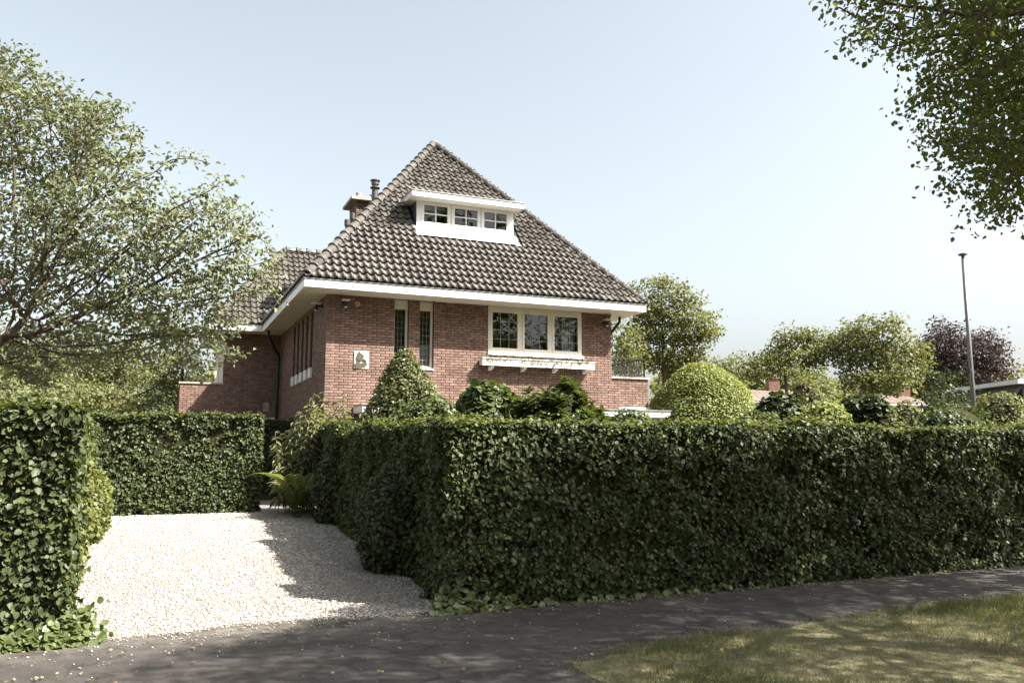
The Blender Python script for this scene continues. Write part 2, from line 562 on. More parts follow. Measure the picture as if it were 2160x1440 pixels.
def inside(poly, x, y):
    c = np.zeros(len(x), bool)
    n = len(poly)
    for i in range(n):
        x0, y0 = poly[i]
        x1, y1 = poly[(i + 1) % n]
        cond = ((y0 > y) != (y1 > y))
        with np.errstate(divide='ignore', invalid='ignore'):
            xi = (x1 - x0) * (y - y0) / (y1 - y0 if y1 != y0 else 1e-9) + x0
        c ^= cond & (x < xi)
    return c


def gz(y):
    return 0.39 * np.clip((y - 8.7) / 9.3, 0, 1)


OCT = np.array([(1, 0, 0), (-1, 0, 0), (0, 1, 0), (0, -1, 0), (0, 0, 1), (0, 0, -1)], float)
OCTF = np.array([(0, 2, 4), (2, 1, 4), (1, 3, 4), (3, 0, 4), (2, 0, 5), (1, 2, 5), (3, 1, 5), (0, 3, 5)])


def pebbles(name, x, y, z, s, mat):
    n = len(x)
    J = OCT[None] * (0.55 + 0.75 * RNG.random((n, 6, 1)))
    A = RNG.random(n) * 6.28
    ca, sa = np.cos(A)[:, None], np.sin(A)[:, None]
    V = np.stack([J[:, :, 0] * ca - J[:, :, 1] * sa, J[:, :, 0] * sa + J[:, :, 1] * ca, J[:, :, 2] * 0.62], -1) * s[:, None, None]
    V += np.stack([x, y, z], -1)[:, None, :]
    F = (np.arange(n)[:, None, None] * 6 + OCTF[None]).reshape(-1, 3)
    return link(name, np_mesh(name, V.reshape(-1, 3), F, np.repeat(RNG.random(n) ** 1.2, 6)), mat)


n = 52000
yy = 8.3 + 10.2 * RNG.random(n) ** 1.35
xx = -1.2 + 4.5 * RNG.random(n)
k = inside(DRIVE, xx, yy)
xx, yy = xx[k], yy[k]
tag(pebbles('drive_gravel', xx, yy, gz(yy) + 0.010, 0.009 + 0.009 * RNG.random(len(xx)) + 0.0006 * (yy - 8), M['pebble']),
    'pale loose gravel covering the driveway between the hedges', 'gravel', kind='stuff')
n = 230
xs_ = RNG.uniform(-1.2, 3.0, n)
ys_ = 8.5 - np.abs(RNG.normal(0, 0.55, n)) - 0.05
k3 = 900
ex = RNG.uniform(-.6, 3.0, k3)
xs_ = np.concatenate([xs_, ex])
ys_ = np.concatenate([ys_, np.interp(ex, [p[0] for p in DRIVE_FRONT], [p[1] for p in DRIVE_FRONT]) - np.abs(RNG.normal(0, .07, k3)) + .02])
k2 = 60
xs_ = np.concatenate([xs_, RNG.uniform(2.5, 10, k2)])
ys_ = np.concatenate([ys_, RNG.uniform(6.6, 8.2, k2)])
tag(pebbles('stray_gravel', xs_, ys_, np.full(len(xs_), 0.006), 0.006 + 0.008 * RNG.random(len(xs_)), M['pebble']),
    'stray pale pebbles scattered over the dark asphalt pavement', 'gravel', kind='stuff')

# grass blades on the verge, thin and dry in patches
n = 150000
gx = RNG.uniform(2.85, 13, n)
gy = 6.85 - 3.2 * RNG.random(n) ** 1.2
G = np.stack([gx, gy, np.zeros(n)], 1)
jx, jy = gx + RNG.normal(0, .09, n), gy + RNG.normal(0, .07, n)
keep = inside(VERGE_EDGE + [(40, 0.6)], jx, jy)
patch = vnoise(G, 1.7, 4) + 0.5 * vnoise(G, 5.5, 5)
edge = np.clip((6.62 - gy) * 1.5, 0, 1) * 0.55
keep &= (RNG.random(n) < np.clip(0.70 + 0.45 * patch, 0.50, 1.0))
G = G[keep]
patch = patch[keep]
m_ = len(G)
N = np.stack([RNG.normal(0, 1, m_), RNG.normal(0, 1, m_), RNG.normal(0, .35, m_)], 1)
T = np.stack([RNG.normal(0, .55, m_), RNG.normal(0, .55, m_), np.full(m_, 1.0)], 1)
S = (0.026 + 0.050 * RNG.random(m_) ** 1.5) * np.clip(0.95 + 0.5 * patch, 0.5, 1.8)
BLADE = (np.array([(-.06, 0, 0), (.06, 0, 0), (.025, .95, .15), (-.02, 1, .15)]), np.array([(0, 1, 2, 3)]))
gr = link('verge_grass', leaf_mesh('verge_grass', G + [0, 0, 0.002], N, T, S, BLADE,
                                   np.clip(0.22 - 0.45 * patch + 0.75 * RNG.random(m_), 0, 1)), M['grass'])
tag(gr, 'short patchy half-dry grass growing on the verge', 'grass', kind='stuff')
n = 1000
lx = RNG.uniform(-1, 11, n)
ly = np.where(RNG.random(n) < .5, RNG.normal(8.25, .12, n), RNG.uniform(5, 8.4, n))
lx[:110], ly[:110] = RNG.uniform(-.5, 2.8, 110), 8.6 + 8 * RNG.random(110) ** 1.5
P = np.stack([lx, ly, gz(ly) + .02], 1)
N = np.stack([RNG.normal(0, .3, n), RNG.normal(0, .3, n), np.ones(n)], 1)
T = np.stack([RNG.normal(0, 1, n), RNG.normal(0, 1, n), RNG.normal(0, .1, n)], 1)
tag(link('leaf_litter', leaf_mesh('leaf_litter', P, N, T, .015 + .03 * RNG.random(n), DIAMOND), M['litter']),
    'small dry leaves and twigs lying along the pavement', 'leaf litter', kind='stuff')

# ------------------------------------------------------------------ the house
GZ = 0.39
HX0, HX1, HY0, HY1 = 3.53, 11.11, 19.20, 31.0        # main block walls
WX0, WY0 = 1.84, 26.90                                 # wing: left edge and front plane
ZS = 5.27                                              # soffit
FX0, FX1, FY0 = 2.884, 11.76, 18.48                    # fascia outline
WFX0, WFY0 = 1.32, 26.20
ZE = 5.455                                             # top of fascia
house = thing('brick_house', (7.3, 19.2, GZ), 'red brick villa with steep dark tiled hip roof and white eaves behind the hedges', 'house')

BL, BH, BD, PL, PH = 0.203, 0.052, 0.10, 0.2165, 0.0645    # brick length, height, depth; pitches


def wall_panel(mb, axis, a0, a1, z0, z1, face, holes, depth):
    """mortar backing with rectangular holes; axis 0 runs along X (faces -Y), axis 1 along Y (faces -X)"""
    as_ = sorted({a0, a1, *[h[0] for h in holes], *[h[1] for h in holes]})
    zs = sorted({z0, z1, *[h[2] for h in holes], *[h[3] for h in holes]})
    for i in range(len(as_) - 1):
        run = None
        for j in range(len(zs) - 1):
            ca, cz = (as_[i] + as_[i + 1]) / 2, (zs[j] + zs[j + 1]) / 2
            solid = not any(h[0] < ca < h[1] and h[2] < cz < h[3] for h in holes)
            if solid:
                run = (run[0], zs[j + 1]) if run else (zs[j], zs[j + 1])
            if run and (not solid or j == len(zs) - 2):
                if axis == 0:
                    mb.box(as_[i], as_[i + 1], face, face + depth, run[0], run[1])
                else:
                    mb.box(face, face + depth, as_[i], as_[i + 1], run[0], run[1])
                run = None


def brick_spans(a0, a1, z0, z1, holes, even_start, odd_start, end_even=None, end_odd=None):
    """list of (start, end, z) of bricks in running bond, cut at the openings"""
    out = []
    nrow = int(round((z1 - z0) / PH))
    for r in range(nrow):
        z = z0 + r * PH
        if z + BH > z1 + 0.01:
            break
        s = even_start if r % 2 == 0 else odd_start
        e = (end_even if r % 2 == 0 else end_odd) or a1
        cuts = sorted([(h[0], h[1]) for h in holes if h[2] < z + BH / 2 < h[3]])
        free, c = [], s
        for h0, h1 in cuts:
            if h0 > c:
                free.append((c, h0 - 0.004))
            c = max(c, h1 + 0.004)
        if c < e:
            free.append((c, e))
        off = 0.0 if r % 2 == 0 else PL / 2
        for f0, f1 in free:
            k = math.floor((f0 - a0 - off) / PL)
            while True:
                b0 = a0 + off + k * PL
                b1 = b0 + BL
                k += 1
                if b0 > f1 - 0.03:
                    break
                b0, b1 = max(b0, f0), min(b1, f1)
                if b1 - b0 > 0.03:
                    out.append((b0, b1, z))
    return out


def brick_box(mb, axis, b0, b1, z, face):
    mb.cur = random.random()
    j = random.uniform(-0.0025, 0.0025)
    if axis == 0:
        mb.box(b0, b1, face + j, face + BD + j, z, z + BH)
    else:
        mb.box(face + j, face + BD + j, b0, b1, z, z + BH)


# openings on the front wall: two tall narrow windows and the triple window
H_W1 = (5.15, 5.50, 3.60, ZS + 0.05)
H_W2 = (5.78, 6.135, 3.60, ZS + 0.05)
H_TRI = (7.565, 10.225, 4.02, ZS + 0.05)
front_holes = [H_W1, H_W2, H_TRI]
mb = MB()
wall_panel(mb, 0, HX0 + 0.012, HX1 - 0.012, GZ - 0.1, ZS, HY0 + 0.020, front_holes, 0.26)
front_wall = mb.build('front_wall', M['mortar'], house)
spans = brick_spans(HX0, HX1, GZ, ZS, front_holes, HX0, HX0 + BD + 0.012, HX1, HX1 - 0.001)
full = [s for s in spans if s[1] - s[0] > BL - 0.002 and 2.75 < s[2] < 5.2 and not (4.10 < (s[0] + s[1]) / 2 < 4.62 and 3.45 < s[2] < 4.05)]
# the bricks that show largest: the whole ones nearest to the near corner
full.sort(key=lambda s: (s[0] - HX0) * 1.0 + abs(s[2] - 4.0) * 0.35)
chosen = set(full[:300])
rest = MB()
variants = []
for q in range(8):
    v = MB()
    v.cur = q / 7.0
    v.box(0, BL, 0, BD, 0, BH)
    variants.append(v.mesh('brick'))
for s in spans:
    if s in chosen:
        o = link('brick', variants[random.randrange(8)], M['brick'], front_wall)
        o.location = (s[0], HY0 + random.uniform(-0.0025, 0.0025), s[2])
    else:
        brick_box(rest, 0, s[0], s[1], s[2], HY0)
tag(rest.build('brickwork', M['brick'], front_wall), kind='stuff')

# left side wall with five slot windows
slots = [(21.02 + i * 0.715, 21.36 + i * 0.715, 3.72, 5.18) for i in range(5)]
mb = MB()
wall_panel(mb, 1, HY0 + 0.012, WY0 + 0.2, GZ - 0.1, ZS, HX0 + 0.020, slots, 0.26)
side_wall = mb.build('side_wall', M['mortar'], house)
mb = MB()
for s in brick_spans(HY0, WY0, GZ, ZS, slots, HY0 + BD + 0.012, HY0):
    brick_box(mb, 1, s[0], s[1], s[2], HX0)
tag(mb.build('brickwork', M['brick'], side_wall), kind='stuff')

# right side wall and back (plain running brick)
mb = MB()
mb.box(HX1 - 0.27, HX1 - 0.013, HY0 + 0.02, HY1, GZ - 0.1, ZS)
mb.box(HX0 + 0.3, HX1 - 0.3, HY1 - 0.25, HY1, GZ - 0.1, ZS)
far_wall = mb.build('far_wall', M['mortar'], house)
mb = MB()
for s in brick_spans(HY0, HY1, GZ, ZS, [], HY0 + BD + 0.012, HY0 + 0.001):
    mb.cur = random.random()
    mb.box(HX1 - BD, HX1, s[0], s[1], s[2], s[2] + BH)
tag(mb.build('brickwork', M['brick'], far_wall), kind='stuff')

# wing: front wall with the balcony parapet to its left
mb = MB()
wall_panel(mb, 0, WX0, HX0 + 0.012, GZ - 0.1, ZS, WY0 + 0.020, [], 0.26)
wall_panel(mb, 0, 0.62, WX0, GZ - 0.1, 3.66, WY0 + 0.021, [], 0.26)
mb.box(WX0 + 0.02, HX0 - 0.02, WY0 + 0.3, 31.0, GZ - 0.1, ZS - 0.01)
mb.box(0.64, 0.88, WY0 + 0.3, 31.0, GZ - 0.1, 3.66)
mb.box(0.9, WX0, WY0 + 0.3, 31.0, 2.6, 2.78)
wing_wall = mb.build('wing_wall', M['mortar'], house)
mb = MB()
for s in brick_spans(0.62, HX0, GZ, ZS, [(0.5, WX0, 3.66, 9)], 0.62, 0.62):
    brick_box(mb, 0, s[0], s[1], s[2], WY0)
for s in brick_spans(WY0, 31, GZ, 3.66, [], WY0 + BD + .012, WY0 + BD + .012):
    brick_box(mb, 1, s[0], s[1], s[2], 0.62)
for s in brick_spans(WY0, 31, 3.72, ZS, [(27.2, 29.0, 2.7, 5.1)], WY0 + BD + .012, WY0 + BD + .012):
    brick_box(mb, 1, s[0], s[1], s[2], WX0)
tag(mb.build('brickwork', M['brick'], wing_wall), kind='stuff')
MB().box(0.58, WX0 + 0.02, WY0 - 0.03, WY0 + 0.30, 3.665, 3.715).build('coping', M['concrete'], wing_wall)
MB().box(0.45, HX0 - 0.02, WY0 - 0.30, WY0 - 0.002, 2.44, 2.66).build('white_band', M['white'], wing_wall)
mb = MB()
mb.box(1.60, 1.70, WY0 + 0.05, WY0 + 0.15, 3.72, ZS).box(1.71, 1.83, WY0 + 0.02, WY0 + 0.16, 3.72, ZS)
mb.build('corner_post', M['cream'], wing_wall)

# right balcony block
RBX1, RBY0 = 12.27, 19.26
mb = MB()
mb.box(HX1 + 0.005, RBX1 - 0.013, RBY0 + 0.013, 26, GZ - 0.1, 3.55)
balcony_wall = mb.build('balcony_wall', M['mortar'], house)
mb = MB()
for s in brick_spans(HX1 + 0.005, RBX1, GZ, 3.56, [], HX1 + 0.005, HX1 + 0.005):
    brick_box(mb, 0, s[0], s[1], s[2], RBY0)
for s in brick_spans(RBY0, 26, GZ, 3.56, [], RBY0 + BD + .012, RBY0 + BD + .012):
    mb.cur = random.random()
    mb.box(RBX1 - BD, RBX1, s[0], s[1], s[2], s[2] + BH)
tag(mb.build('brickwork', M['brick'], balcony_wall), kind='stuff')
MB().box(HX1 + 0.008, RBX1 + 0.04, RBY0 - 0.04, 26.05, 3.562, 3.615).build('coping', M['concrete'], balcony_wall)
MB().box(HX1 + 0.25, RBX1 + 0.1, RBY0 - 0.12, RBY0 - 0.002, 2.66, 2.80).build('white_plinth', M['old_white'], balcony_wall)


def railing(name, pts, z0, z1, parent, spacing=0.115):
    """iron balcony railing along a polyline: rails, balusters"""
    mb = MB()
    for a, b in zip(pts[:-1], pts[1:]):
        A, B = Vector((a[0], a[1], 0)), Vector((b[0], b[1], 0))
        for z, w in ((z1, 0.045), (z0 + 0.08, 0.022)):
            mb.bar(A + Vector((0, 0, z)), B + Vector((0, 0, z)), w, w * 0.7)
    rail = mb.build(name, M['iron'], parent)
    for a, b in zip(pts[:-1], pts[1:]):
        A, B = Vector((a[0], a[1], 0)), Vector((b[0], b[1], 0))
        L = (B - A).length
        nb = max(2, int(L / spacing))
        for i in range(nb + 1):
            p = A + (B - A) * (i / nb)
            w = 0.03 if i in (0, nb) else 0.014
            MB().bar(p + Vector((0, 0, z0)), p + Vector((0, 0, z1 - 0.01)), w).build('baluster', M['iron'], rail)
    return rail


railing('railing', [(HX1 + 0.06, RBY0 + 0.1), (RBX1 - 0.06, RBY0 + 0.1), (RBX1 - 0.06, 25.5)], 3.615, 4.13, balcony_wall, 0.13)
railing('railing', [(1.62, WY0 + 0.12), (0.70, WY0 + 0.12), (0.70, 30.0)], 3.715, 4.20, wing_wall, 0.13)

# ground-floor canopy along the front, white fascia
CY0 = 18.25
mb = MB()
mb.box(4.20, 12.30, CY0, HY0 - 0.001, 2.50, 2.66)
canopy = mb.build('canopy', M['white'], house)
MB().box(4.17, 12.33, CY0 - 0.03, HY0 - 0.15, 2.662, 2.685).build('canopy_trim', M['zinc'], canopy)
MB().box(4.30, 12.2, CY0 + 0.10, HY0 - 0.03, 2.46, 2.498).build('canopy_soffit', M['cream'], canopy)

# ---- eaves: fascia, gutter edge, soffit planks
FT = 0.03
mb = MB()
mb.box(FX0, FX1, FY0, FY0 + FT, ZS, ZE)                                        # front
mb.box(FX0, FX0 + FT, FY0 + FT, WFY0, ZS + .001, ZE - .001)                        # left of main
mb.box(FX1 - FT, FX1, FY0 + FT, 31.6, ZS + .001, ZE - .001)                        # right
mb.box(WFX0, FX0 + FT - .002, WFY0, WFY0 + FT, ZS + .002, ZE)                      # wing front
mb.box(WFX0, WFX0 + FT, WFY0 + FT, 31.6, ZS + .003, ZE - .001)                     # wing left
fascia = mb.build('fascia', M['white'], house, bevel=0.004)
mb = MB()
mb.box(FX0 - .02, FX1 + .02, FY0 - .02, FY0 + 0.05, ZE + .001, ZE + .022)
mb.box(FX0 - .02, FX0 + 0.05, FY0 + .05, WFY0, ZE + .002, ZE + .021)
mb.box(FX1 - 0.05, FX1 + .02, FY0 + .05, 31.6, ZE + .002, ZE + .021)
mb.box(WFX0 - .02, FX0 - .022, WFY0 - .02, WFY0 + 0.05, ZE + .001, ZE + .022)
mb.box(WFX0 - .02, WFX0 + 0.05, WFY0 + .05, 31.6, ZE + .002, ZE + .021)
mb.build('gutter_edge', M['zinc'], fascia)
soffit = MB().box(FX0 + .04, FX1 - .04, FY0 + .04, HY0 + .3, ZS + .024, ZS + .05).build('soffit', M['cream'], house)
np_ = 6
for i in range(np_):                                                            # planks along each overhang
    w = (HY0 - FY0 - FT) / np_
    y0 = FY0 + FT + i * w
    x_in = (y0 - FY0) * (HX0 - FX0) / (HY0 - FY0)
    MB().box(FX0 + x_in, FX1 - x_in, y0 + .003, y0 + w - .003, ZS + .004, ZS + .022).build('plank', M['cream'], soffit)
    w = (HX0 - FX0 - FT) / np_
    x0 = FX0 + FT + i * w
    y_in = (x0 - FX0) * (HY0 - FY0) / (HX0 - FX0)
    MB().box(x0 + .003, x0 + w - .003, FY0 + y_in + .14, WY0, ZS + .004, ZS + .022).build('plank', M['cream'], soffit)
    w = (FX1 - HX1 - FT) / np_
    x0 = HX1 + i * w
    MB().box(x0 + .003, x0 + w - .003, FY0 + (FX1 - x0) * 1.1, 31.5, ZS + .004, ZS + .022).build('plank', M['cream'], soffit)
    w = (WY0 - WFY0 - FT) / np_
    y0 = WFY0 + FT + i * w
    MB().box(WFX0 + .04, FX0 - .002, y0 + .003, y0 + w - .003, ZS + .004, ZS + .022).build('plank', M['cream'], soffit)
for bx in ((WFX0 + .04, WX0 + .02, WY0, 31.5, ZS + .004, ZS + .022), (WFX0 + .04, HX0 + .2, WFY0 + .04, WY0 + .3, ZS + .026, ZS + .05),
           (FX0 + .04, HX0 + .2, HY0 + .301, WFY0, ZS + .026, ZS + .05), (HX1 - .2, FX1 - .04, HY0 + .301, 31.5, ZS + .026, ZS + .05)):
    MB().box(*bx).build('soffit_backing', M['cream'], soffit)

# ---- roof: planes, tiles, hip and ridge caps
AP = Vector((7.322, 23.12, 10.80))                       # front apex
RB = Vector((7.322, 27.2, 10.80))                        # back end of the ridge
E0 = Vector((FX0, FY0, ZE + .03)); E1 = Vector((FX1, FY0, ZE + .03)); E2 = Vector((FX1, 31.9, ZE + .03)); E3 = Vector((FX0, 31.9, ZE + .03))
WA = Vector((3.80, 28.72, 8.44)); WRB = Vector((6.6, 28.72, 8.44))
W0 = Vector((WFX0, WFY0, ZE + .03)); W1 = Vector((6.2, WFY0, ZE + .03)); W3 = Vector((WFX0, 31.25, ZE + .03)); W2 = Vector((6.2, 31.25, ZE + .03))
mb = MB()
for poly in ((E0, E1, AP), (E1, E2, RB, AP), (E2, E3, RB), (E3, E0, AP, RB), (W0, Vector((5.6, WFY0, ZE + .03)), WRB, WA), (W3, W0, WA), (W3, WA, WRB, W2)):
    mb.add(poly, [tuple(range(len(poly)))])
roof = mb.build('roof', M['roof_under'], house)

TW, TG = 0.185, 0.252


def tile_profile(u):
    """height of the tile across its width: shallow pan, then a roll"""
    if u < 0.52:
        return 0.012 - 0.016 * math.sin(math.pi * u / 0.52)
    return 0.012 + 0.040 * math.sin(math.pi * (u - 0.52) / 0.48) ** 0.8


def tile_geom():
    us = [0.0, .13, .26, .39, .52, .60, .70, .80, .90, 1.0, 1.04]
    hs_ = [tile_profile(min(u, 1.0)) for u in us]
    L = TG + 0.035
    vs, fs = [], []
    nn = len(us)
    for (v, lift) in ((-0.01, 0.056), (L - .01, 0.004)):
        for u, h in zip(us, hs_):
            vs.append((u * TW, v, h + lift))
    for u, h in zip(us, hs_):
        vs.append((u * TW, -0.004, h + 0.056 - 0.040))
    for i in range(nn - 1):
        fs.append((i, i + 1, nn + i + 1, nn + i))
        fs.append((2 * nn + i, 2 * nn + i + 1, i + 1, i))
    return vs, fs


TV, TF = tile_geom()
tile_var = []
for q in range(8):
    m2 = MB()
    m2.cur = q / 7
    m2.add(TV, TF)
    me = m2.mesh('roof_tile')
    me.polygons.foreach_set('use_smooth', [i % 2 == 0 for i in range(len(me.polygons))])
    tile_var.append(me)


def slope_tiles(A, e, poly3, planes, n_single=0, hole=None, prefer=None):
    """tiles over a roof plane. A eave start, e along the eave; poly3 the roof polygon; planes clip (co, no)"""
    e = Vector(e).normalized()
    nrm = (Vector(poly3[1]) - Vector(poly3[0])).cross(Vector(poly3[2]) - Vector(poly3[0])).normalized()
    if nrm.z < 0:
        nrm.negate()
    s = nrm.cross(e)
    A = Vector(A)
    uv = [((Vector(p) - A).dot(e), (Vector(p) - A).dot(s)) for p in poly3]
    umax, vmax = max(p[0] for p in uv), max(p[1] for p in uv)
    umin = min(p[0] for p in uv)
    Mx = Matrix(((e.x, s.x, nrm.x, 0), (e.y, s.y, nrm.y, 0), (e.z, s.z, nrm.z, 0), (0, 0, 0, 1)))
    single, cut = [], []
    i0 = math.floor(umin / TW)
    for j in range(int(vmax / TG) + 1):
        for i in range(i0, int(umax / TW) + 1):
            u, v = i * TW, j * TG
            corners = [(u, v), (u + TW, v), (u, v + TG), (u + TW, v + TG), (u + TW / 2, v + TG / 2)]
            ins = [bool(inside(uv, np.array([c[0]]), np.array([c[1] + 1e-4]))[0]) for c in corners]
            if not any(ins):
                continue
            if hole and hole(A + e * (u + TW / 2) + s * (v + TG / 2)):
                continue
            P0 = A + e * u + s * v
            (single if all(ins) else cut).append((P0, i, j))
    if prefer:
        single.sort(key=lambda t: prefer(t[0]))
    for P0, i, j in single[:n_single]:
        o = link('roof_tile', tile_var[random.randrange(8)], M['tile'], roof)
        T_ = Mx.copy()
        T_.translation = P0 + nrm * random.uniform(0, .004)
        o.matrix_local = T_ @ Matrix.Rotation(random.uniform(-.006, .006), 4, 'Z')
    mbt = MB()
    for P0, i, j in single[n_single:] + cut:
        T_ = Mx.copy()
        T_.translation = P0 + nrm * random.uniform(0, .004)
        T_ = T_ @ Matrix.Rotation(random.uniform(-.006, .006), 4, 'Z')
        mbt.cur = random.random()
        mbt.add([T_ @ Vector(v) for v in TV], TF)
    me = mbt.mesh('tiling')
    bm = bmesh.new()
    bm.from_mesh(me)
    for co, no in planes:
        bmesh.ops.bisect_plane(bm, geom=list(bm.verts) + list(bm.edges) + list(bm.faces), plane_co=co, plane_no=no, clear_outer=True)
    bm.to_mesh(me)
    bm.free()
    o = link('tiling', me, M['tile'], roof)
    tag(o, kind='stuff')


Z = Vector((0, 0, 1))
hipL = (AP - E0); hipR = (AP - E1)
nL = Vector((hipL.y, -hipL.x, 0)); nR = Vector((hipR.y, -hipR.x, 0))     # vertical hip planes
if nL.x > 0: nL.negate()
if nR.x < 0: nR.negate()
nL.normalize(); nR.normalize()
DZ0, DZ1, DX0, DX1 = 7.10, 8.25, 5.90, 8.80                               # dormer zone on the front slope


def dormer_hole(p):
    return DX0 < p.x < DX1 and 7.06 < p.z < 8.28


slope_tiles(E0, (1, 0, 0), (E0, E1, AP), [(E0, nL), (E1, nR)], 300, dormer_hole,
            prefer=lambda p: (p - Vector((5.0, 18.5, 5.5))).length if p.z < 7.1 else 99)
slope_tiles(E3, (0, -1, 0), (E3, E0, AP, RB), [(E0, -nL)], 0)
slope_tiles(E1, (0, 1, 0), (E1, E2, RB, AP), [(E1, -nR)], 0)
hw = (WA - W0)
nW = Vector((hw.y, -hw.x, 0))
if nW.x > 0: nW.negate()
nW.normalize()
slope_tiles(W0, (1, 0, 0), (W0, Vector((5.6, WFY0, ZE + .03)), WRB, WA), [(W0, nW)], 0)
slope_tiles(W3, (0, -1, 0), (W3, W0, WA), [(W0, -nW)], 0)


def caps(A, B, pitch, r=0.115, end_ball=True):
    """overlapping half-round cap tiles from A up to B"""
    A, B = Vector(A), Vector(B)
    d = (B - A).normalized()
    L = (B - A).length
    nn = int(round(L / pitch))
    pitch = L / nn
    side = d.cross(Z).normalized()
    up = side.cross(d).normalized()
    for i in range(nn):
        c0 = A + d * (i * pitch - 0.03)
        c1 = A + d * ((i + 1) * pitch + 0.015)
        mbc = MB()
        mbc.cur = random.random()
        vs = []
        K = 9
        jit = random.uniform(-.006, .006)
        rings = ((c0, r * 1.13, .030), (c0 + d * 0.05, r * 1.12, .030), (c0 + d * 0.055, r * 1.0, .026), (c1, r * 0.90, .012))
        for c, rr, lift in rings:
            for k in range(K):
                t = math.pi * (-0.08 + 1.16 * k / (K - 1))
                vs.append(c + side * (math.cos(t) * rr + jit) + up * (math.sin(t) * rr * 0.92 + lift))
        for k in range(K):
            t = math.pi * (-0.08 + 1.16 * k / (K - 1))
            vs.append(c0 + side * (math.cos(t) * r * .93 + jit) + up * (math.sin(t) * r * .8 + .02))
        fs = [(q * K + k, q * K + k + 1, (q + 1) * K + k + 1, (q + 1) * K + k) for q in range(3) for k in range(K - 1)]
        fs += [(4 * K + k, 4 * K + k + 1, k + 1, k) for k in range(K - 1)]
        mbc.add(vs, fs).build('cap_tile', M['cap_tile'], roof, smooth=True, fix=True)


caps(E0 + Vector((.08, .08, .07)), AP + Vector((0, 0, .03)), 0.324)
caps(E1 + Vector((-.08, .08, .07)), AP + Vector((0, 0, .03)), 0.324)
caps(AP + Vector((0, .05, .03)), RB + Vector((0, 0, .03)), 0.34)
caps(W0 + Vector((.08, .08, .07)), WA + Vector((0, 0, .03)), 0.324)
caps(WA + Vector((.05, 0, .03)), WRB + Vector((0, 0, .03)), 0.34)

# ---- dormer
DY = 20.02                                              # front of the dormer
dz0, dz1 = 7.17, 8.07
dx0, dx1 = 5.90, 8.60


def roof_y(z):
    """where the front roof plane reaches height z"""
    return FY0 + (z - ZE - .03) * (AP.y - FY0) / (AP.z - ZE - .03)


mb = MB()
# front board with three openings, cheeks
d_holes = [(6.05, 6.775, 7.455, 7.99), (6.883, 7.61, 7.455, 7.99), (7.715, 8.447, 7.455, 7.99)]
wall_panel(mb, 0, dx0, dx1, 7.35, dz1, DY, d_holes, 0.05)
dormer = mb.build('dormer', M['white'], house)
mb = MB()
for xa, xb in ((dx0 + .002, dx0 + .05), (dx1 - .05, dx1 - .002)):
    mb.prism([(xa, DY + .051, 7.05), (xa, DY + .051, dz1), (xa, roof_y(dz1) + .1, dz1)], (xb - xa, 0, 0))
mb.build('cheek', M['lead'], dormer, fix=True)
mb = MB()
mb.prism([(dx0 - .05, DY + .02, 7.349), (dx0 - .05, DY - .05, 7.335), (dx0 - .05, DY - .20, 7.13), (dx0 - .05, DY - .215, 7.09), (dx0 - .05, DY + .05, 7.15)], (dx1 - dx0 + .10, 0, 0))
mb.build('apron', M['old_white'], dormer, fix=True)
for xa, sgn in ((dx0, -1), (dx1, 1)):                     # rough white mortar fillet up each cheek
    outer = [(xa + sgn * (.05 + .10 * random.random()), 7.06 + .045 * q) for q in range(8)]
    poly = [(xa, roof_y(7.06) - .07, 7.06)] + [(x, roof_y(z) - .07, z) for x, z in outer] + [(xa, roof_y(7.40) - .07, 7.40)]
    MB().prism(poly, (0, .05, -.02)).build('flashing', M['old_white'], dormer, fix=True)
# flat roof of the dormer with white fascia
rx0, rx1, ry0, rz0, rz1 = 5.665, 8.765, 19.66, 8.045, 8.19
mb = MB()
mb.box(rx0, rx1, ry0, roof_y(rz1) + .25, rz0, rz1)
mb.build('dormer_roof', M['white'], dormer, bevel=0.004)
MB().box(rx0 - .02, rx1 + .02, ry0 - .02, roof_y(rz1) + .2, rz1 + .001, rz1 + .022).build('dormer_trim', M['zinc'], dormer)
MB().box(rx0 - .17, rx0 - .001, 20.28, 20.40, 8.02, 8.07).build('dormer_spout', M['zinc'], dormer)
for hx0, hx1, hz0, hz1 in d_holes:
    fr = MB()
    t = .045
    fr.box(hx0 - .03, hx1 + .03, DY - .012, DY + .03, hz1 - t, hz1 + .02).box(hx0 - .03, hx1 + .03, DY - .018, DY + .03, hz0 - .03, hz0 + t)
    fr.box(hx0 - .03, hx0 + t, DY - .012, DY + .03, hz0 + t, hz1 - t).box(hx1 - t, hx1 + .03, DY - .012, DY + .03, hz0 + t, hz1 - t)
    cx, cz = (hx0 + hx1) / 2, (hz0 + hz1) / 2
    fr.box(cx - .013, cx + .013, DY - .008, DY + .024, hz0 + t, hz1 - t)
    fr.box(hx0 + t, cx - .013, DY - .007, DY + .024, cz - .013, cz + .013).box(cx + .013, hx1 - t, DY - .007, DY + .024, cz - .013, cz + .013)
    fr.build('casement', M['white'], dormer)
    for px0, px1 in ((hx0 + t, cx - .013), (cx + .013, hx1 - t)):
        for pz0, pz1 in ((hz0 + t, cz - .013), (cz + .013, hz1 - t)):
            a = random.uniform(-.002, .002)
            MB().add([(px0, DY + .012, pz0), (px1, DY + .012 + a, pz0), (px1, DY + .012 + a, pz1), (px0, DY + .012, pz1)], [(0, 1, 2, 3)]).build('pane', M['glass'], dormer)
for gx0 in (6.829, 7.662):
    MB().box(gx0 - .004, gx0 + .004, DY - .004, DY, 7.37, 8.04).build('joint', M['zinc'], dormer)
mb = MB()
mb.box(dx0 + .06, dx1 - .06, 21.2, 21.25, 7.0, 8.04).box(dx0 + .06, dx1 - .06, DY + .06, 21.2, 7.0, 7.05).box(dx0 + .06, dx1 - .06, DY + .06, 21.2, 8.0, 8.04)
mb.build('dormer_room', M['room'], dormer)
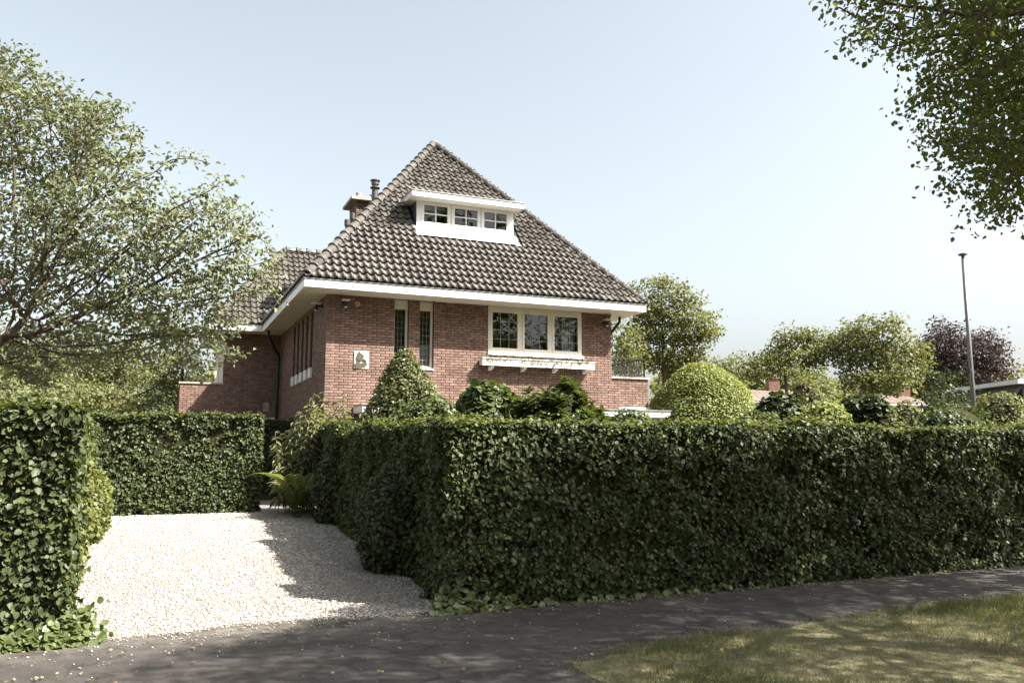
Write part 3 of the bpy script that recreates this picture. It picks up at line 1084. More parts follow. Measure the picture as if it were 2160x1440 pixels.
for hx0, hx1, hz0, hz1 in d_holes:
    for q in range(3):
        zz = 7.92 - q * .075
        MB().box(hx0, hx1, DY + .12, DY + .13, zz - .026, zz + .026).build('blind_slat', M['blind'], dormer)

# ---- front windows


def pane_grid(win, x0, x1, y, z0, z1, nxp, nzp, bar=0.0075, tilt=0.004):
    """one glass sheet with thin glazing bars in front"""
    a = random.uniform(-tilt, tilt)
    MB().add([(x0, y, z0), (x1, y + a, z0), (x1, y + a * 1.2, z1), (x0, y, z1)], [(0, 1, 2, 3)]).build('pane', M['glass'], win)
    for i in range(1, nxp):
        x = x0 + (x1 - x0) * i / nxp
        MB().box(x - bar / 2, x + bar / 2, y - .012, y - .003, z0, z1).build('glazing_bar', M['leadcame'], win)
    for j in range(1, nzp):
        z = z0 + (z1 - z0) * j / nzp
        MB().box(x0, x1, y - .011, y - .004, z - bar / 2, z + bar / 2).build('glazing_bar', M['leadcame'], win)


x0, x1, z0, z1 = H_TRI[0], H_TRI[1], 4.10, ZS
mb = MB()
yf = HY0 + .015
fw = .055
mb.box(x0, x1, yf, yf + .12, z1 - .085, z1).box(x0, x1, yf, yf + .12, z0, z0 + fw)
mb.box(x0, x0 + fw, yf, yf + .12, z0 + fw, z1 - .085).box(x1 - fw, x1, yf, yf + .12, z0 + fw, z1 - .085)
third = (x1 - x0 - 2 * fw) / 3
for i in (1, 2):
    xm = x0 + fw + third * i
    mb.box(xm - .035, xm + .035, yf, yf + .12, z0 + fw, z1 - .085)
tri = mb.build('window', M['cream'], house, bevel=0.004)
for i in range(3):
    a, b = x0 + fw + third * i + (.036 if i else .001), x0 + fw + third * (i + 1) - (.036 if i < 2 else .001)
    c0, c1 = z0 + fw + .001, z1 - .086
    t = .062
    cs = MB()
    cs.box(a, b, yf - .012, yf + .06, c1 - t, c1).box(a, b, yf - .014, yf + .06, c0, c0 + t)
    cs.box(a, a + t, yf - .012, yf + .06, c0 + t, c1 - t).box(b - t, b, yf - .012, yf + .06, c0 + t, c1 - t)
    cs.build('casement', M['cream'], tri)
    pane_grid(tri, a + t, b - t, yf + .03, c0 + t, c1 - t, 3, 4)
mb = MB()
mb.box(x0 - .02, x1 + .02, HY0 - .06, HY0 + .14, 4.02, 4.098)
mb.build('sill', M['white'], tri, bevel=0.006)
mb = MB()
mb.box(x0, x1, 21.6, 21.65, 3.6, 5.3).box(x0 - .05, x0, HY0 + .3, 21.6, 3.6, 5.3).box(x1, x1 + .05, HY0 + .3, 21.6, 3.6, 5.3).box(x0, x1, HY0 + .3, 21.6, 3.55, 3.6).box(x0, x1, HY0 + .3, 21.6, 5.3, 5.35)
mb.build('room', M['room'], tri)
cv = MB()  # curtain gathered at the right end
for q in range(10):
    xx0 = x1 - .10 - q * .035
    cv.box(xx0 - .035, xx0, HY0 + .24 + (q % 2) * .025, HY0 + .25 + (q % 2) * .025, 4.1, 5.2)
cv.build('curtain', M['curtain'], tri)
for (hx0, hx1, hz0, hz1), first in ((H_W1, True), (H_W2, False)):
    mb = MB()
    yb = HY0 + .11
    mb.box(hx0, hx1, yb - .02, yb + .08, 5.045, 5.10).box(hx0, hx1, yb - .01, yb + .08, 5.101, ZS)
    mb.box(hx1 - .05, hx1, yb, yb + .08, 3.68, 5.045).box(hx0, hx0 + .03, yb, yb + .08, 3.68, 5.045).box(hx0, hx1, yb - .01, yb + .08, 3.62, 3.68)
    win = mb.build('window', M['cream'], house)
    pane_grid(win, hx0 + .03, hx1 - .05, yb + .05, 3.68, 5.045, 3, 9, bar=.0045)
    MB().box(hx0 - .0, hx1 + .0, HY0 - .03, yb - .012, 3.585, 3.618).build('sill', M['white'], win)
    mb = MB()
    mb.box(hx0 - .1, hx1 + .1, 20.3, 20.35, 3.5, 5.2).box(hx0 - .12, hx0 - .1, yb + .2, 20.3, 3.5, 5.2).box(hx1 + .1, hx1 + .12, yb + .2, 20.3, 3.5, 5.2)
    mb.build('room', M['room'], win)
    if not first:
        cv = MB()  # pale folds standing in for bright sky reflected in the lower glass
        for q in range(9):
            xa = hx0 + .03 + q * .03
            cv.box(xa, xa + .03, yb + .10 + (q % 2) * .012, yb + .106 + (q % 2) * .012, 3.66, 4.22 + random.uniform(-.012, .012))
        cv.build('curtain', M['curtain'], win)
for s0, s1, sz0, sz1 in slots:
    win = MB().box(HX0 + .19, HX0 + .23, s0, s1, sz0, sz1).build('window', M['dark_pipe'], house)
    MB().add([(HX0 + .18, s0 + .03, sz0 + .05), (HX0 + .18, s0 + .03, sz1 - .03), (HX0 + .18, s1 - .03, sz1 - .03), (HX0 + .18, s1 - .03, sz0 + .05)], [(0, 1, 2, 3)]).build('pane', M['glass'], win)
    MB().box(HX0 - .045, HX0 + .18, s0 + .004, s1 - .004, sz0 - .26, sz0 - .004).build('sill', M['white'], win, bevel=0.004)
    MB().box(HX0 + .02, HX0 + .18, s0 + .004, s0 + .05, sz0, sz1).build('reveal', M['mortar'], win)

# ---- chimney and flues on the left slope
mb = MB()
cx0, cx1, cy0, cy1 = 5.36, 6.02, 24.75, 25.75
mb.box(cx0 + .012, cx1 - .012, cy0 + .012, cy1 - .012, 7.9, 9.30)
chim = mb.build('chimney', M['mortar'], house)
mb = MB()
for s in brick_spans(cx0, cx1, 7.9, 9.30, [], cx0, cx0):
    brick_box(mb, 0, s[0], s[1], s[2], cy0)
for s in brick_spans(cy0, cy1, 7.9, 9.30, [], cy0 + BD + .01, cy0 + BD + .01):
    brick_box(mb, 1, s[0], s[1], s[2], cx0)
    mb.box(cx1 - BD, cx1, s[0], s[1], s[2], s[2] + BH)
tag(mb.build('brickwork', M['brick'], chim), kind='stuff')
MB().box(cx0 - .19, cx1 + .16, cy0 - .17, cy1 + .17, 9.301, 9.40).build('cap', M['concrete'], chim, bevel=.01)
MB().lathe((5.45, 24.9, 9.401), [(.075, 0), (.075, .15), (.085, .16), (.085, .2)], 14).build('chimney_pot', M['concrete'], chim)
MB().lathe((5.68, 24.95, 9.401), [(.09, 0), (.06, .05), (.07, .09), (.03, .13)], 12).build('chimney_pot', M['concrete'], chim)
mb = MB()
mb.tube([(5.86, 24.9, 9.401), (5.86, 24.9, 9.53), (5.88, 24.88, 9.57)], .015, 6).box(5.80, 5.93, 24.84, 24.92, 9.56, 9.585)
mb.build('cowl', M['lead'], chim)
mb = MB()
mb.lathe((5.74, 23.95, 8.12), [(.095, 0), (.095, 1.10), (.097, 1.10), (.097, 1.115), (.095, 1.115), (.095, 1.38), (.15, 1.385), (.15, 1.41), (.10, 1.42), (.085, 1.43), (.085, 1.49), (.115, 1.495), (.115, 1.60), (.15, 1.61), (.15, 1.635), (.10, 1.65)], 22)
mb.build('flue_pipe', M['flue'], house)
MB().lathe((4.98, 24.2, 7.7), [(.065, 0), (.065, .62), (.09, .63), (.09, .80), (.08, .81)], 16).build('vent_pipe', M['flue'], house)
MB().lathe((5.14, 24.2, 7.8), [(.05, 0), (.05, .74), (.068, .75), (.068, .92), (.06, .93)], 16).build('vent_pipe', M['flue'], house)

# ---- downpipes and wall vent
mb = MB()
mb.tube([(3.02, 25.9, ZS + .02), (3.02, 25.9, ZS - .14), (3.30, 26.35, 4.72), (3.42, 26.52, 4.62), (3.42, 26.52, 4.45), (3.42, 26.52, GZ)], [.05, .05, .05, .05, .05, .05], 10)
mb.build('downpipe', M['dark_pipe'], house, smooth=True)
mb = MB()
mb.tube([(11.55, 19.5, ZS + .02), (11.55, 19.5, ZS - .12), (11.18, 19.60, 4.66), (11.17, 19.62, 4.5), (11.17, 19.62, 3.62)], .042, 10)
mb.build('downpipe', M['dark_pipe'], house, smooth=True)
vent = MB().box(3.06, 3.24, WY0 - .03, WY0 - .002, 2.86, 3.14).build('wall_vent', M['concrete'], house)
for q in range(6):
    MB().box(3.072 + q * .028, 3.084 + q * .028, WY0 - .042, WY0 - .031, 2.88, 3.12).build('slat', M['concrete'], vent)

# ------------------------------------------------------------------ things fixed to the house


def security_camera(px, label, normal, base):
    """dome lamp-camera under a small flat hood on a bracket; base on the wall, normal out of the wall"""
    b = Vector(base)
    nn = Vector(normal)
    side = Vector((nn.y, -nn.x, 0))
    t = thing('security_camera', base, label, 'camera', 'security cameras under the eaves')
    R3 = Matrix((side, nn, Z)).transposed().to_4x4()
    T_ = Matrix.Translation(b) @ R3
    m1 = MB()
    m1.box(-.05, .05, .002, .03, -.05, .05, T_).box(-.022, .022, .03, .15, -.02, .02, T_)
    m1.build('bracket', M['black_plastic'], t)
    m1 = MB()
    c = b + nn * .16 - Z * .03
    m1.lathe((c.x, c.y, c.z - .07), [(.012, 0), (.042, .02), (.055, .05), (.055, .085), (.03, .10)], 16)
    m1.build('housing', M['black_plastic'], t, smooth=True)
    m1 = MB()
    m1.box(-.085, .085, .05, .26, .045, .062, T_)
    m1.build('hood', M['white'], t)
    m1 = MB()
    m1.lathe((c.x, c.y, c.z - .098), [(.008, 0), (.026, .010), (.030, .028)], 12)
    m1.build('lens', M['white'], t, smooth=True)


security_camera(0, 'black camera with pale hood on the front wall near the left corner', (0, -1, 0), (3.93, HY0, 5.07))
security_camera(1, 'black camera with pale hood on the shaded side wall beside the slot windows', (-1, 0, 0), (HX0, 19.75, 5.07))
security_camera(2, 'black camera with pale hood on the front wall near the right corner', (0, -1, 0), (10.90, HY0, 5.04))
al = thing('alarm_light', (4.24, HY0, 5.08), 'small round orange alarm light on the brick front wall', 'light')
MB().tube([(4.24, HY0 - .001, 5.08), (4.24, HY0 - .025, 5.08)], .058, 18).build('base', M['cream'], al)
MB().tube([(4.24, HY0 - .026, 5.08), (4.24, HY0 - .05, 5.08), (4.24, HY0 - .065, 5.08)], [.05, .045, .02], 18).build('lens', M['orange'], al, smooth=True)

# glazed relief plaque: white square, brown leaping animal over a wave of foliage
pq = thing('relief_plaque', (4.364, HY0, 3.555), 'white glazed square plaque with a brown leaping animal in relief on the front wall', 'plaque')
PX0, PX1, PZ0, PZ1 = 4.19, 4.538, 3.552, 3.965
MB().box(PX0, PX1, HY0 - .022, HY0 - .001, PZ0, PZ1).build('slab', M['plaque'], pq, bevel=.004)


def relief(pts, name, th):
    sx, sz = (PX1 - PX0), (PZ1 - PZ0)
    poly = [(PX0 + a * sx, HY0 - .0225, PZ0 + b * sz) for a, b in pts]
    o = MB().prism(poly, (0, -th, 0)).build(name, M['relief'], pq, fix=True)
    return o


relief([(.30, .97), (.36, .99), (.38, .90), (.48, .85), (.60, .78), (.68, .70), (.60, .73), (.52, .68), (.62, .58), (.80, .47), (.84, .40), (.72, .43), (.58, .50), (.50, .43), (.36, .42), (.22, .46), (.15, .41), (.20, .54), (.15, .66), (.22, .74), (.24, .86)], 'animal', .03)
relief([(.02, .20), (.08, .30), (.22, .35), (.30, .31), (.44, .30), (.56, .33), (.66, .30), (.78, .38), (.92, .27), (.80, .14), (.66, .13), (.52, .09), (.34, .08), (.26, .02), (.12, .05), (.10, .13)], 'foliage', .024)

# window box on four brackets with trailing plants
bx0, bx1 = 7.32, 10.44
wb = thing('window_box', (8.9, HY0, 3.70), 'long weathered white window box on brackets below the triple window', 'planter')
mb = MB()
yb0, yb1 = HY0 - .26, HY0 - .03
mb.box(bx0, bx1, yb0, yb0 + .025, 3.755, 3.905).box(bx0, bx1, yb1 - .025, yb1, 3.755, 3.905).box(bx0, bx0 + .025, yb0 + .026, yb1 - .026, 3.755, 3.904)
mb.box(bx1 - .025, bx1, yb0 + .026, yb1 - .026, 3.755, 3.904).box(bx0 + .03, bx1 - .03, yb0 + .026, yb1 - .026, 3.76, 3.78)
mb.build('trough', M['old_white'], wb)
MB().box(bx0 - .012, bx1 + .012, yb0 - .018, yb0 + .03, 3.906, 3.93).build('rim', M['old_white'], wb)
MB().box(bx0 - .005, bx1 + .005, yb0 - .012, yb0 + .02, 3.735, 3.754).build('base_moulding', M['old_white'], wb)
MB().box(bx0 + .03, bx1 - .03, yb0 + .03, yb1 - .03, 3.79, 3.88).build('soil', M['soil'], wb)
for q in range(4):
    x = 7.56 + q * .885
    MB().prism([(x, HY0 - .001, 3.733), (x, yb0 + .02, 3.733), (x, yb0 + .02, 3.70), (x, HY0 - .10, 3.655), (x, HY0 - .001, 3.63)], (.075, 0, 0)).build('bracket', M['old_white'], wb, fix=True)
n = 2600
P = np.stack([RNG.uniform(bx0 + .05, bx1 - .05, n), RNG.uniform(yb0 - .02, yb1, n), 3.89 + np.abs(RNG.normal(0, .045, n))], 1)
clump = 0.5 + 0.5 * vnoise(P * [1, 0, 0], 6.0, 8)
P[:, 2] += .05 * clump * RNG.random(n)
tr_ = RNG.random(n) < .22 * clump
P[tr_, 1] = yb0 - .02 - .02 * RNG.random(tr_.sum())
P[tr_, 2] = 3.92 - .22 * RNG.random(tr_.sum()) * clump[tr_]
tag(link('trailing_plants', leaf_mesh('trailing_plants', P, RNG.normal(size=(n, 3)) + [0, -.6, .6], RNG.normal(size=(n, 3)), .018 + .03 * RNG.random(n), DIAMOND),
         leaf_mat('succulent', (.075, .070, .045), (.20, .175, .12), .2, .6, .3)),
    'thin straggly succulents trailing from the white window box', 'plant')

# ------------------------------------------------------------------ hedges


def hedge(name, x0, x1, y0, y1, h, label, leaf=0.065, dens=1500, faces='FTLRB', jut=0.06, singles=0, seed=0, mat='hedge_leaf', tipmat='hedge_tip',
          pref=None, far=False, slope_top=0.0, tipf=.5, uneven=1.0):
    """clipped hedge: twiggy core, leaf mass, optional single leaves, young top shoots"""
    r = np.random.default_rng(100 + seed)
    xc, yc = (x0 + x1) / 2, (y0 + y1) / 2
    t = thing(name, (xc, yc, ground_z(xc, yc)), label, 'hedge')
    pts, nrm = [], []

    def put(n_, f):
        u, v = r.random(n_), r.random(n_)
        X, Y, W = f(u, v)
        Y = np.broadcast_to(Y, (n_,)).astype(float)
        X = np.broadcast_to(X, (n_,)).astype(float)
        base = gz(Y)
        Zz = base + np.broadcast_to(W, (n_,)) * h + slope_top * (X - x0) * np.broadcast_to(W, (n_,))
        return np.stack([X, Y, Zz], 1)

    spec = {'F': ((x1 - x0) * h, lambda u, v: (x0 + (x1 - x0) * u, y0, v), (0, -1, 0)),
            'B': ((x1 - x0) * h * .4, lambda u, v: (x0 + (x1 - x0) * u, y1, v), (0, 1, 0)),
            'L': ((y1 - y0) * h, lambda u, v: (x0, y0 + (y1 - y0) * u, v), (-1, 0, 0)),
            'R': ((y1 - y0) * h, lambda u, v: (x1, y0 + (y1 - y0) * u, v), (1, 0, 0)),
            'T': ((x1 - x0) * (y1 - y0) * 1.2, lambda u, v: (x0 + (x1 - x0) * u, y0 + (y1 - y0) * v, 1.0), (0, 0, 1))}
    for fch in faces:
        area, fn, nn = spec[fch]
        p = put(int(area * dens), fn)
        pts.append(p)
        nrm.append(np.tile(np.array(nn, float), (len(p), 1)))
    P, N0 = np.concatenate(pts), np.concatenate(nrm)
    # uneven clipped surface, softer corners, leaves in layers
    bulge = .045 * uneven * vnoise(P, 2.2, seed) + .07 * (uneven - 1) * vnoise(P, 1.1, seed + 6) + .035 * vnoise(P, 7.0, seed + 1) + .02 * vnoise(P, 16.0, seed + 2)
    depth = np.abs(r.normal(0, .055, len(P)))
    out = r.random(len(P)) < .05
    off = bulge - depth + np.where(out, r.random(len(P)) * jut, 0)
    hv = vnoise(P, 8.0, seed + 9) + .7 * vnoise(P, 19.0, seed + 10)
    hollow = (hv > .45) & (r.random(len(P)) < .72)
    off = off - np.clip(hv - .1, 0, .8) * .07
    P = P + N0 * off[:, None]
    top = N0[:, 2] > .5
    keep = ~hollow | top
    P, N0, top, depth = P[keep], N0[keep], top[keep], depth[keep]
    # loose sprigs standing out of the clipped face
    ns = int(len(P) / 90)
    pick = r.choice(len(P), ns)
    sd = unit(N0[pick] * .8 + r.normal(0, .45, (ns, 3)) + [0, 0, .35])
    steps = np.linspace(.0, 1, 7)
    SP = (P[pick][:, None] + sd[:, None] * (steps[None, :, None] * (.05 + jut * r.random((ns, 1, 1)) * 1.4))).reshape(-1, 3) + r.normal(0, .012, (ns * 7, 3))
    P = np.concatenate([P, SP])
    N0 = np.concatenate([N0, np.repeat(N0[pick], 7, 0)])
    top = np.concatenate([top, np.repeat(top[pick], 7)])
    depth = np.concatenate([depth, np.zeros(ns * 7)])
    m_ = len(P)
    N = N0 * 0.75 + r.normal(0, .5, (m_, 3)) + [0, 0, .35]
    T = r.normal(0, .55, (m_, 3)) + [0, 0, -.75] + N0 * .35
    T[top] = r.normal(0, .8, (top.sum(), 3)) + [0, 0, .15]
    S = leaf * (.55 + .75 * r.random(m_))
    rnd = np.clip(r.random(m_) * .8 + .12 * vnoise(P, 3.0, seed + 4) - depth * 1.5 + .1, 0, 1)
    shp = DIAMOND if far else OVATE
    young = (r.random(m_) < .06 + tipf * top * (depth < .05))
    idx_s = np.array([], int)
    if singles:
        score = np.linalg.norm(P - np.array([0, 0, EYE]), axis=1) + depth * 12 + r.random(m_) * .6
        if pref is not None:
            score = score + pref(P)
        score[top | young] += 50
        idx_s = np.argsort(score)[:singles]
    msk = np.ones(m_, bool)
    msk[idx_s] = False
    a = msk & ~young
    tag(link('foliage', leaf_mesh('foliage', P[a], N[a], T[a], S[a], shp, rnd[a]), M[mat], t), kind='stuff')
    if young.any():
        b_ = young
        tag(link('young_shoots', leaf_mesh('young_shoots', P[b_] + N0[b_] * .015, N[b_] + [0, 0, .3], T[b_] + [0, 0, .5], S[b_] * .8, shp, r.random(b_.sum())), M[tipmat], t), kind='stuff')
    if singles:
        vars_ = [leaf_mesh('leaf', np.zeros((1, 3)), np.array([[0, 0, 1.]]), np.array([[0, 1., 0]]), np.array([1.0]), OVATE, np.array([q / 7])) for q in range(8)]
        for i in idx_s:
            nn, tt = Vector(N[i]).normalized(), Vector(T[i])
            tt = (tt - nn * tt.dot(nn)).normalized()
            xx_ = tt.cross(nn)
            mt = Matrix((xx_ * S[i], tt * S[i], nn * S[i])).transposed().to_4x4()
            mt.translation = Vector(P[i])
            o = link('leaf', vars_[r.integers(8)], M[mat], t)
            o.matrix_local = mt
    # core
    ins = .13
    cm = MB()
    nseg = max(2, int((y1 - y0) / 1.5))
    for q in range(nseg):
        ya = y0 + ins + (y1 - y0 - 2 * ins) * q / nseg
        yb_ = y0 + ins + (y1 - y0 - 2 * ins) * (q + 1) / nseg
        za, zb = ground_z(0, ya) - .02, ground_z(0, yb_) - .02
        xa, xb = x0 + ins, x1 - ins
        hh = h - ins
        ex = slope_top * (x1 - x0)
        cm.add([(xa, ya, za), (xb, ya, za), (xb, yb_, zb), (xa, yb_, zb), (xa, ya, za + hh), (xb, ya, za + hh + ex), (xb, yb_, zb + hh + ex), (xa, yb_, zb + hh)],
               [(0, 3, 2, 1), (4, 5, 6, 7), (0, 1, 5, 4), (1, 2, 6, 5), (2, 3, 7, 6), (3, 0, 4, 7)])
    cm.build('twig_core', M['core'], t)
    return t


front_hedge = hedge('clipped_hedge', 2.86, 15.0, 8.42, 9.15, 1.97, 'long dark clipped hedge along the right of the pavement', leaf=.054, dens=2900, faces='FTL', singles=300, seed=1, uneven=1.3,
                    pref=lambda P: np.where(P[:, 1] > 8.5, 3, 0) + np.where(P[:, 2] < .3, 2, 0))
left_hedge = hedge('clipped_hedge', -4.2, -0.62, 8.40, 9.30, 2.02, 'tall glossy clipped hedge at the left edge beside the pavement', leaf=.060, dens=2300, faces='FTR', singles=300, seed=2,
                   pref=lambda P: np.where(P[:, 0] < -1.3, 6, 0), tipf=.3)
hedge('clipped_hedge', -1.6, 2.06, 18.0, 18.7, 2.0, 'sunlit clipped hedge across the back end of the gravel drive', leaf=.062, dens=1700, faces='FTR', seed=3)
hedge('clipped_hedge', 1.3, 3.40, 22.2, 22.8, 2.05, 'shaded hedge behind the path beside the house wall', leaf=.065, dens=1100, faces='FT', seed=4)
hedge('clipped_hedge', 2.98, 3.75, 9.22, 12.9, 1.93, 'hedge along the right of the drive just behind the front corner', leaf=.054, dens=2200, faces='FTL', seed=5, uneven=2.2)
hedge('clipped_hedge', 3.12, 3.85, 13.0, 17.4, 1.86, 'farther hedge on the right of the drive near the house corner', leaf=.056, dens=1800, faces='FTL', seed=6, uneven=2.2)
hedge('clipped_hedge', -1.55, -1.0, 9.5, 17.9, 1.8, 'hedge bordering the left of the drive behind the tall hedge', leaf=.075, dens=600, faces='FTR', seed=7)


def ivy(name, label, x0, x1, y, hgt, n_, seed):
    r = np.random.default_rng(seed)
    X = r.uniform(x0, x1, n_) + r.normal(0, .06, n_)
    Hh = hgt * r.random(n_) ** 1.8 * (0.7 + .5 * vnoise(np.stack([X, X * 0, X * 0], 1), 4, seed))
    Hh = np.clip(Hh, 0.01, None)
    Y = y - .10 * (1 - Hh / hgt) - .09 * r.random(n_) * (1 - Hh / hgt)
    Y = Y + np.clip(X - x1 + .1, 0, .3) * r.random(n_) * 2
    P = np.stack([X, Y, Hh + .01], 1)
    N = r.normal(0, .4, (n_, 3)) + [0, -.6, .7]
    T = r.normal(0, .7, (n_, 3)) + [0, -.3, -.5]
    return tag(link(name, leaf_mesh(name, P, N, T, .045 + .045 * r.random(n_), ROUND), M['ivy_leaf']), label, 'ivy')


ivy('ivy', 'bright ivy creeping at the foot of the left hedge', -1.6, -0.42, 8.36, .52, 1400, 31)
ivy('ivy', 'small ivy patch at the foot of the front hedge corner', 2.72, 3.6, 8.40, .15, 150, 32)
ivy('ivy', 'low ivy strip under the middle of the front hedge', 3.6, 7.6, 8.42, .07, 90, 33)

# ------------------------------------------------------------------ trees


def colonize(attr, trunk, step, infl, kill, maxit=220, seed=0):
    """space colonisation: branches grow towards attraction points"""
    nodes = [np.array(p, float) for p in trunk]
    par = [-1] + list(range(len(trunk) - 1))
    A = np.array(attr, float)
    alive = np.ones(len(A), bool)
    Pn = np.array(nodes)
    D = np.linalg.norm(A[:, None] - Pn[None], axis=2)
    near, nd_ = D.argmin(1), D.min(1)
    r = np.random.default_rng(seed)
    for it in range(maxit):
        act = alive & (nd_ < infl)
        if not act.any():
            if not alive.any():
                break
            i = np.where(alive)[0][nd_[alive].argmin()]
            act = np.zeros(len(A), bool)
            act[i] = True
        ids = np.unique(near[act])
        new = []
        for i in ids:
            d = A[act & (near == i)] - nodes[i]
            d = (d / np.maximum(np.linalg.norm(d, axis=1, keepdims=True), 1e-6)).sum(0) + r.normal(0, .18, 3)
            d /= max(np.linalg.norm(d), 1e-6)
            new.append(nodes[i] + d * step)
            par.append(int(i))
        b = len(nodes)
        nodes += new
        Dn = np.linalg.norm(A[:, None] - np.array(new)[None], axis=2)
        mn, am = Dn.min(1), Dn.argmin(1)
        up = mn < nd_
        near[up] = b + am[up]
        nd_[up] = mn[up]
        alive &= nd_ > kill
        if not alive.any() or len(nodes) > 12000:
            break
    return np.array(nodes), np.array(par)


def radii(nodes, par, tip, power=2.3, cap=None):
    n_ = len(nodes)
    acc = np.zeros(n_)
    kids = np.zeros(n_, int)
    for i in range(n_ - 1, 0, -1):
        if kids[i] == 0:
            acc[i] = tip ** power
        acc[par[i]] += acc[i]
        kids[par[i]] += 1
    r_ = acc ** (1 / power)
    if cap:
        r_ = np.minimum(r_, cap)
    return r_, kids


def branch_mesh(name, nodes, par, r_, sides=5):
    """one tapered prism per edge"""
    i = np.arange(1, len(nodes))
    a, b = nodes[par[i]], nodes[i]
    d = unit(b - a)
    ref = np.where(np.abs(d[:, 2:3]) > .9, np.array([[1., 0, 0]]), np.array([[0, 0, 1.]]))
    s = unit(np.cross(d, ref))
    t = np.cross(d, s)
    ang = 2 * math.pi * np.arange(sides) / sides
    ring = s[:, None] * np.cos(ang)[None, :, None] + t[:, None] * np.sin(ang)[None, :, None]
    ra = np.minimum(r_[par[i]], r_[i] * 1.6)
    V = np.concatenate([a[:, None] - d[:, None] * (ra * .3)[:, None, None] + ring * ra[:, None, None], b[:, None] + d[:, None] * (r_[i] * .3)[:, None, None] + ring * r_[i][:, None, None]], 1)
    k = np.arange(sides)
    quad = np.stack([k, (k + 1) % sides, (k + 1) % sides + sides, k + sides], 1)
    F = (np.arange(len(i))[:, None, None] * 2 * sides + quad[None]).reshape(-1, 4)
    me = np_mesh(name, V.reshape(-1, 3), F)
    me.polygons.foreach_set('use_smooth', [True] * len(me.polygons))
    return me


def fill(blobs, n_, r, hollow=.35):
    """points inside ellipsoids (centre, radii), fewer near the middle"""
    vols = np.array([b[1][0] * b[1][1] * b[1][2] * (b[2] if len(b) > 2 else 1) for b in blobs])
    blobs = [b[:2] for b in blobs]
    cnt = np.maximum(8, (n_ * vols / vols.sum()).astype(int))
    out = []
    for (c, q), k in zip(blobs, cnt):
        d = unit(r.normal(size=(k, 3)))
        rr = (hollow ** 3 + (1 - hollow ** 3) * r.random(k)) ** (1 / 3)
        out.append(np.array(c) + d * rr[:, None] * np.array(q))
    return np.concatenate(out)


def lumpy(blobs, n_, seed, size=.46):
    """break a smooth crown into uneven boughs"""
    r = np.random.default_rng(seed)
    out = []
    for c, q in blobs:
        for k in range(n_):
            d = unit(r.normal(size=(1, 3)))[0]
            d[2] = d[2] * .8 + .15
            out.append((c + d * q * r.uniform(.45, .82), q * size * r.uniform(.55, 1.15)))
    return out


def tree(name, label, base, blobs, leafmat, n_attr=500, step=.45, infl=3, kill=.7, leaf=.14, per=30, spread=.45, fork=.35, shape=DIAMOND, seed=0, tip=.012,
         trunk_r=.2, group=None, cat='tree', bark='bark', up=.5, droop=0., flat=.6, thin=2.2, keep=None, power=2.3):
    """tapered trunk and limbs grown into the crown's volume, leaf clumps on the twigs"""
    r = np.random.default_rng(500 + seed)
    base = Vector(base)
    t = thing(name, base, label, cat, group)
    A = fill(blobs, n_attr, r)
    if keep is not None:
        A = A[keep(A)]
    cen = np.mean([np.array(b[0]) for b in blobs], 0)
    zmin = A[:, 2].min()
    top = np.array(base) + (cen - np.array(base)) * [.35, .35, 0] + [0, 0, max(.4, (zmin - base.z) + fork * (A[:, 2].max() - zmin))]
    k = 7
    trunk = [np.array(base) * (1 - q / k) + top * (q / k) + [.04 * math.sin(q * 1.7 + seed), .04 * math.cos(q * 2.1), 0] for q in range(k + 1)]
    trunk[0] = np.array(base) - [0, 0, .05]
    nodes, par = colonize(A, trunk, step, infl, kill, seed=seed)
    r_, kids = radii(nodes, par, tip, power)
    r_ = r_ * min(1.0, trunk_r / r_[0]) if r_[0] > trunk_r else r_
    r_ = np.maximum(r_, tip * .5)
    link('trunk', branch_mesh('trunk', nodes, par, r_, 6), M[bark], t)
    tw = np.where(r_ < tip * thin)[0]
    tw = tw[tw > k]
    C = np.repeat(nodes[tw], per, 0)
    tone = np.repeat(r.random(len(tw)) * .5, per)
    off = np.clip(r.normal(0, 1, (len(C), 3)), -1.7, 1.7) * spread * [1, 1, flat]
    P = C + off
    m_ = len(P)
    outw = unit(P - cen)
    N = r.normal(0, .55, (m_, 3)) + outw * .45 + [0, 0, up]
    T = r.normal(0, .8, (m_, 3)) + outw * .5 + [0, 0, -droop]
    S = leaf * (.6 + .7 * r.random(m_))
    link('crown', leaf_mesh('crown', P, N, T, S, shape, np.clip(tone + r.random(m_) * .5, 0, 1)), M[leafmat], t)
    tag(t.children[-1], kind='stuff')
    return t


def blob(px, py, depth, rx, ry=None, rdepth=None):
    """ellipsoid centred where the photo shows (px, py) at this depth; radii in pixels"""
    s = depth / FPX
    ry = ry or rx
    rd = rdepth or rx * s
    return (np.array(at(px, py, depth)), np.array([rx * s * .92 + rd * .05, (rx * s + rd) / 2, ry * s]))


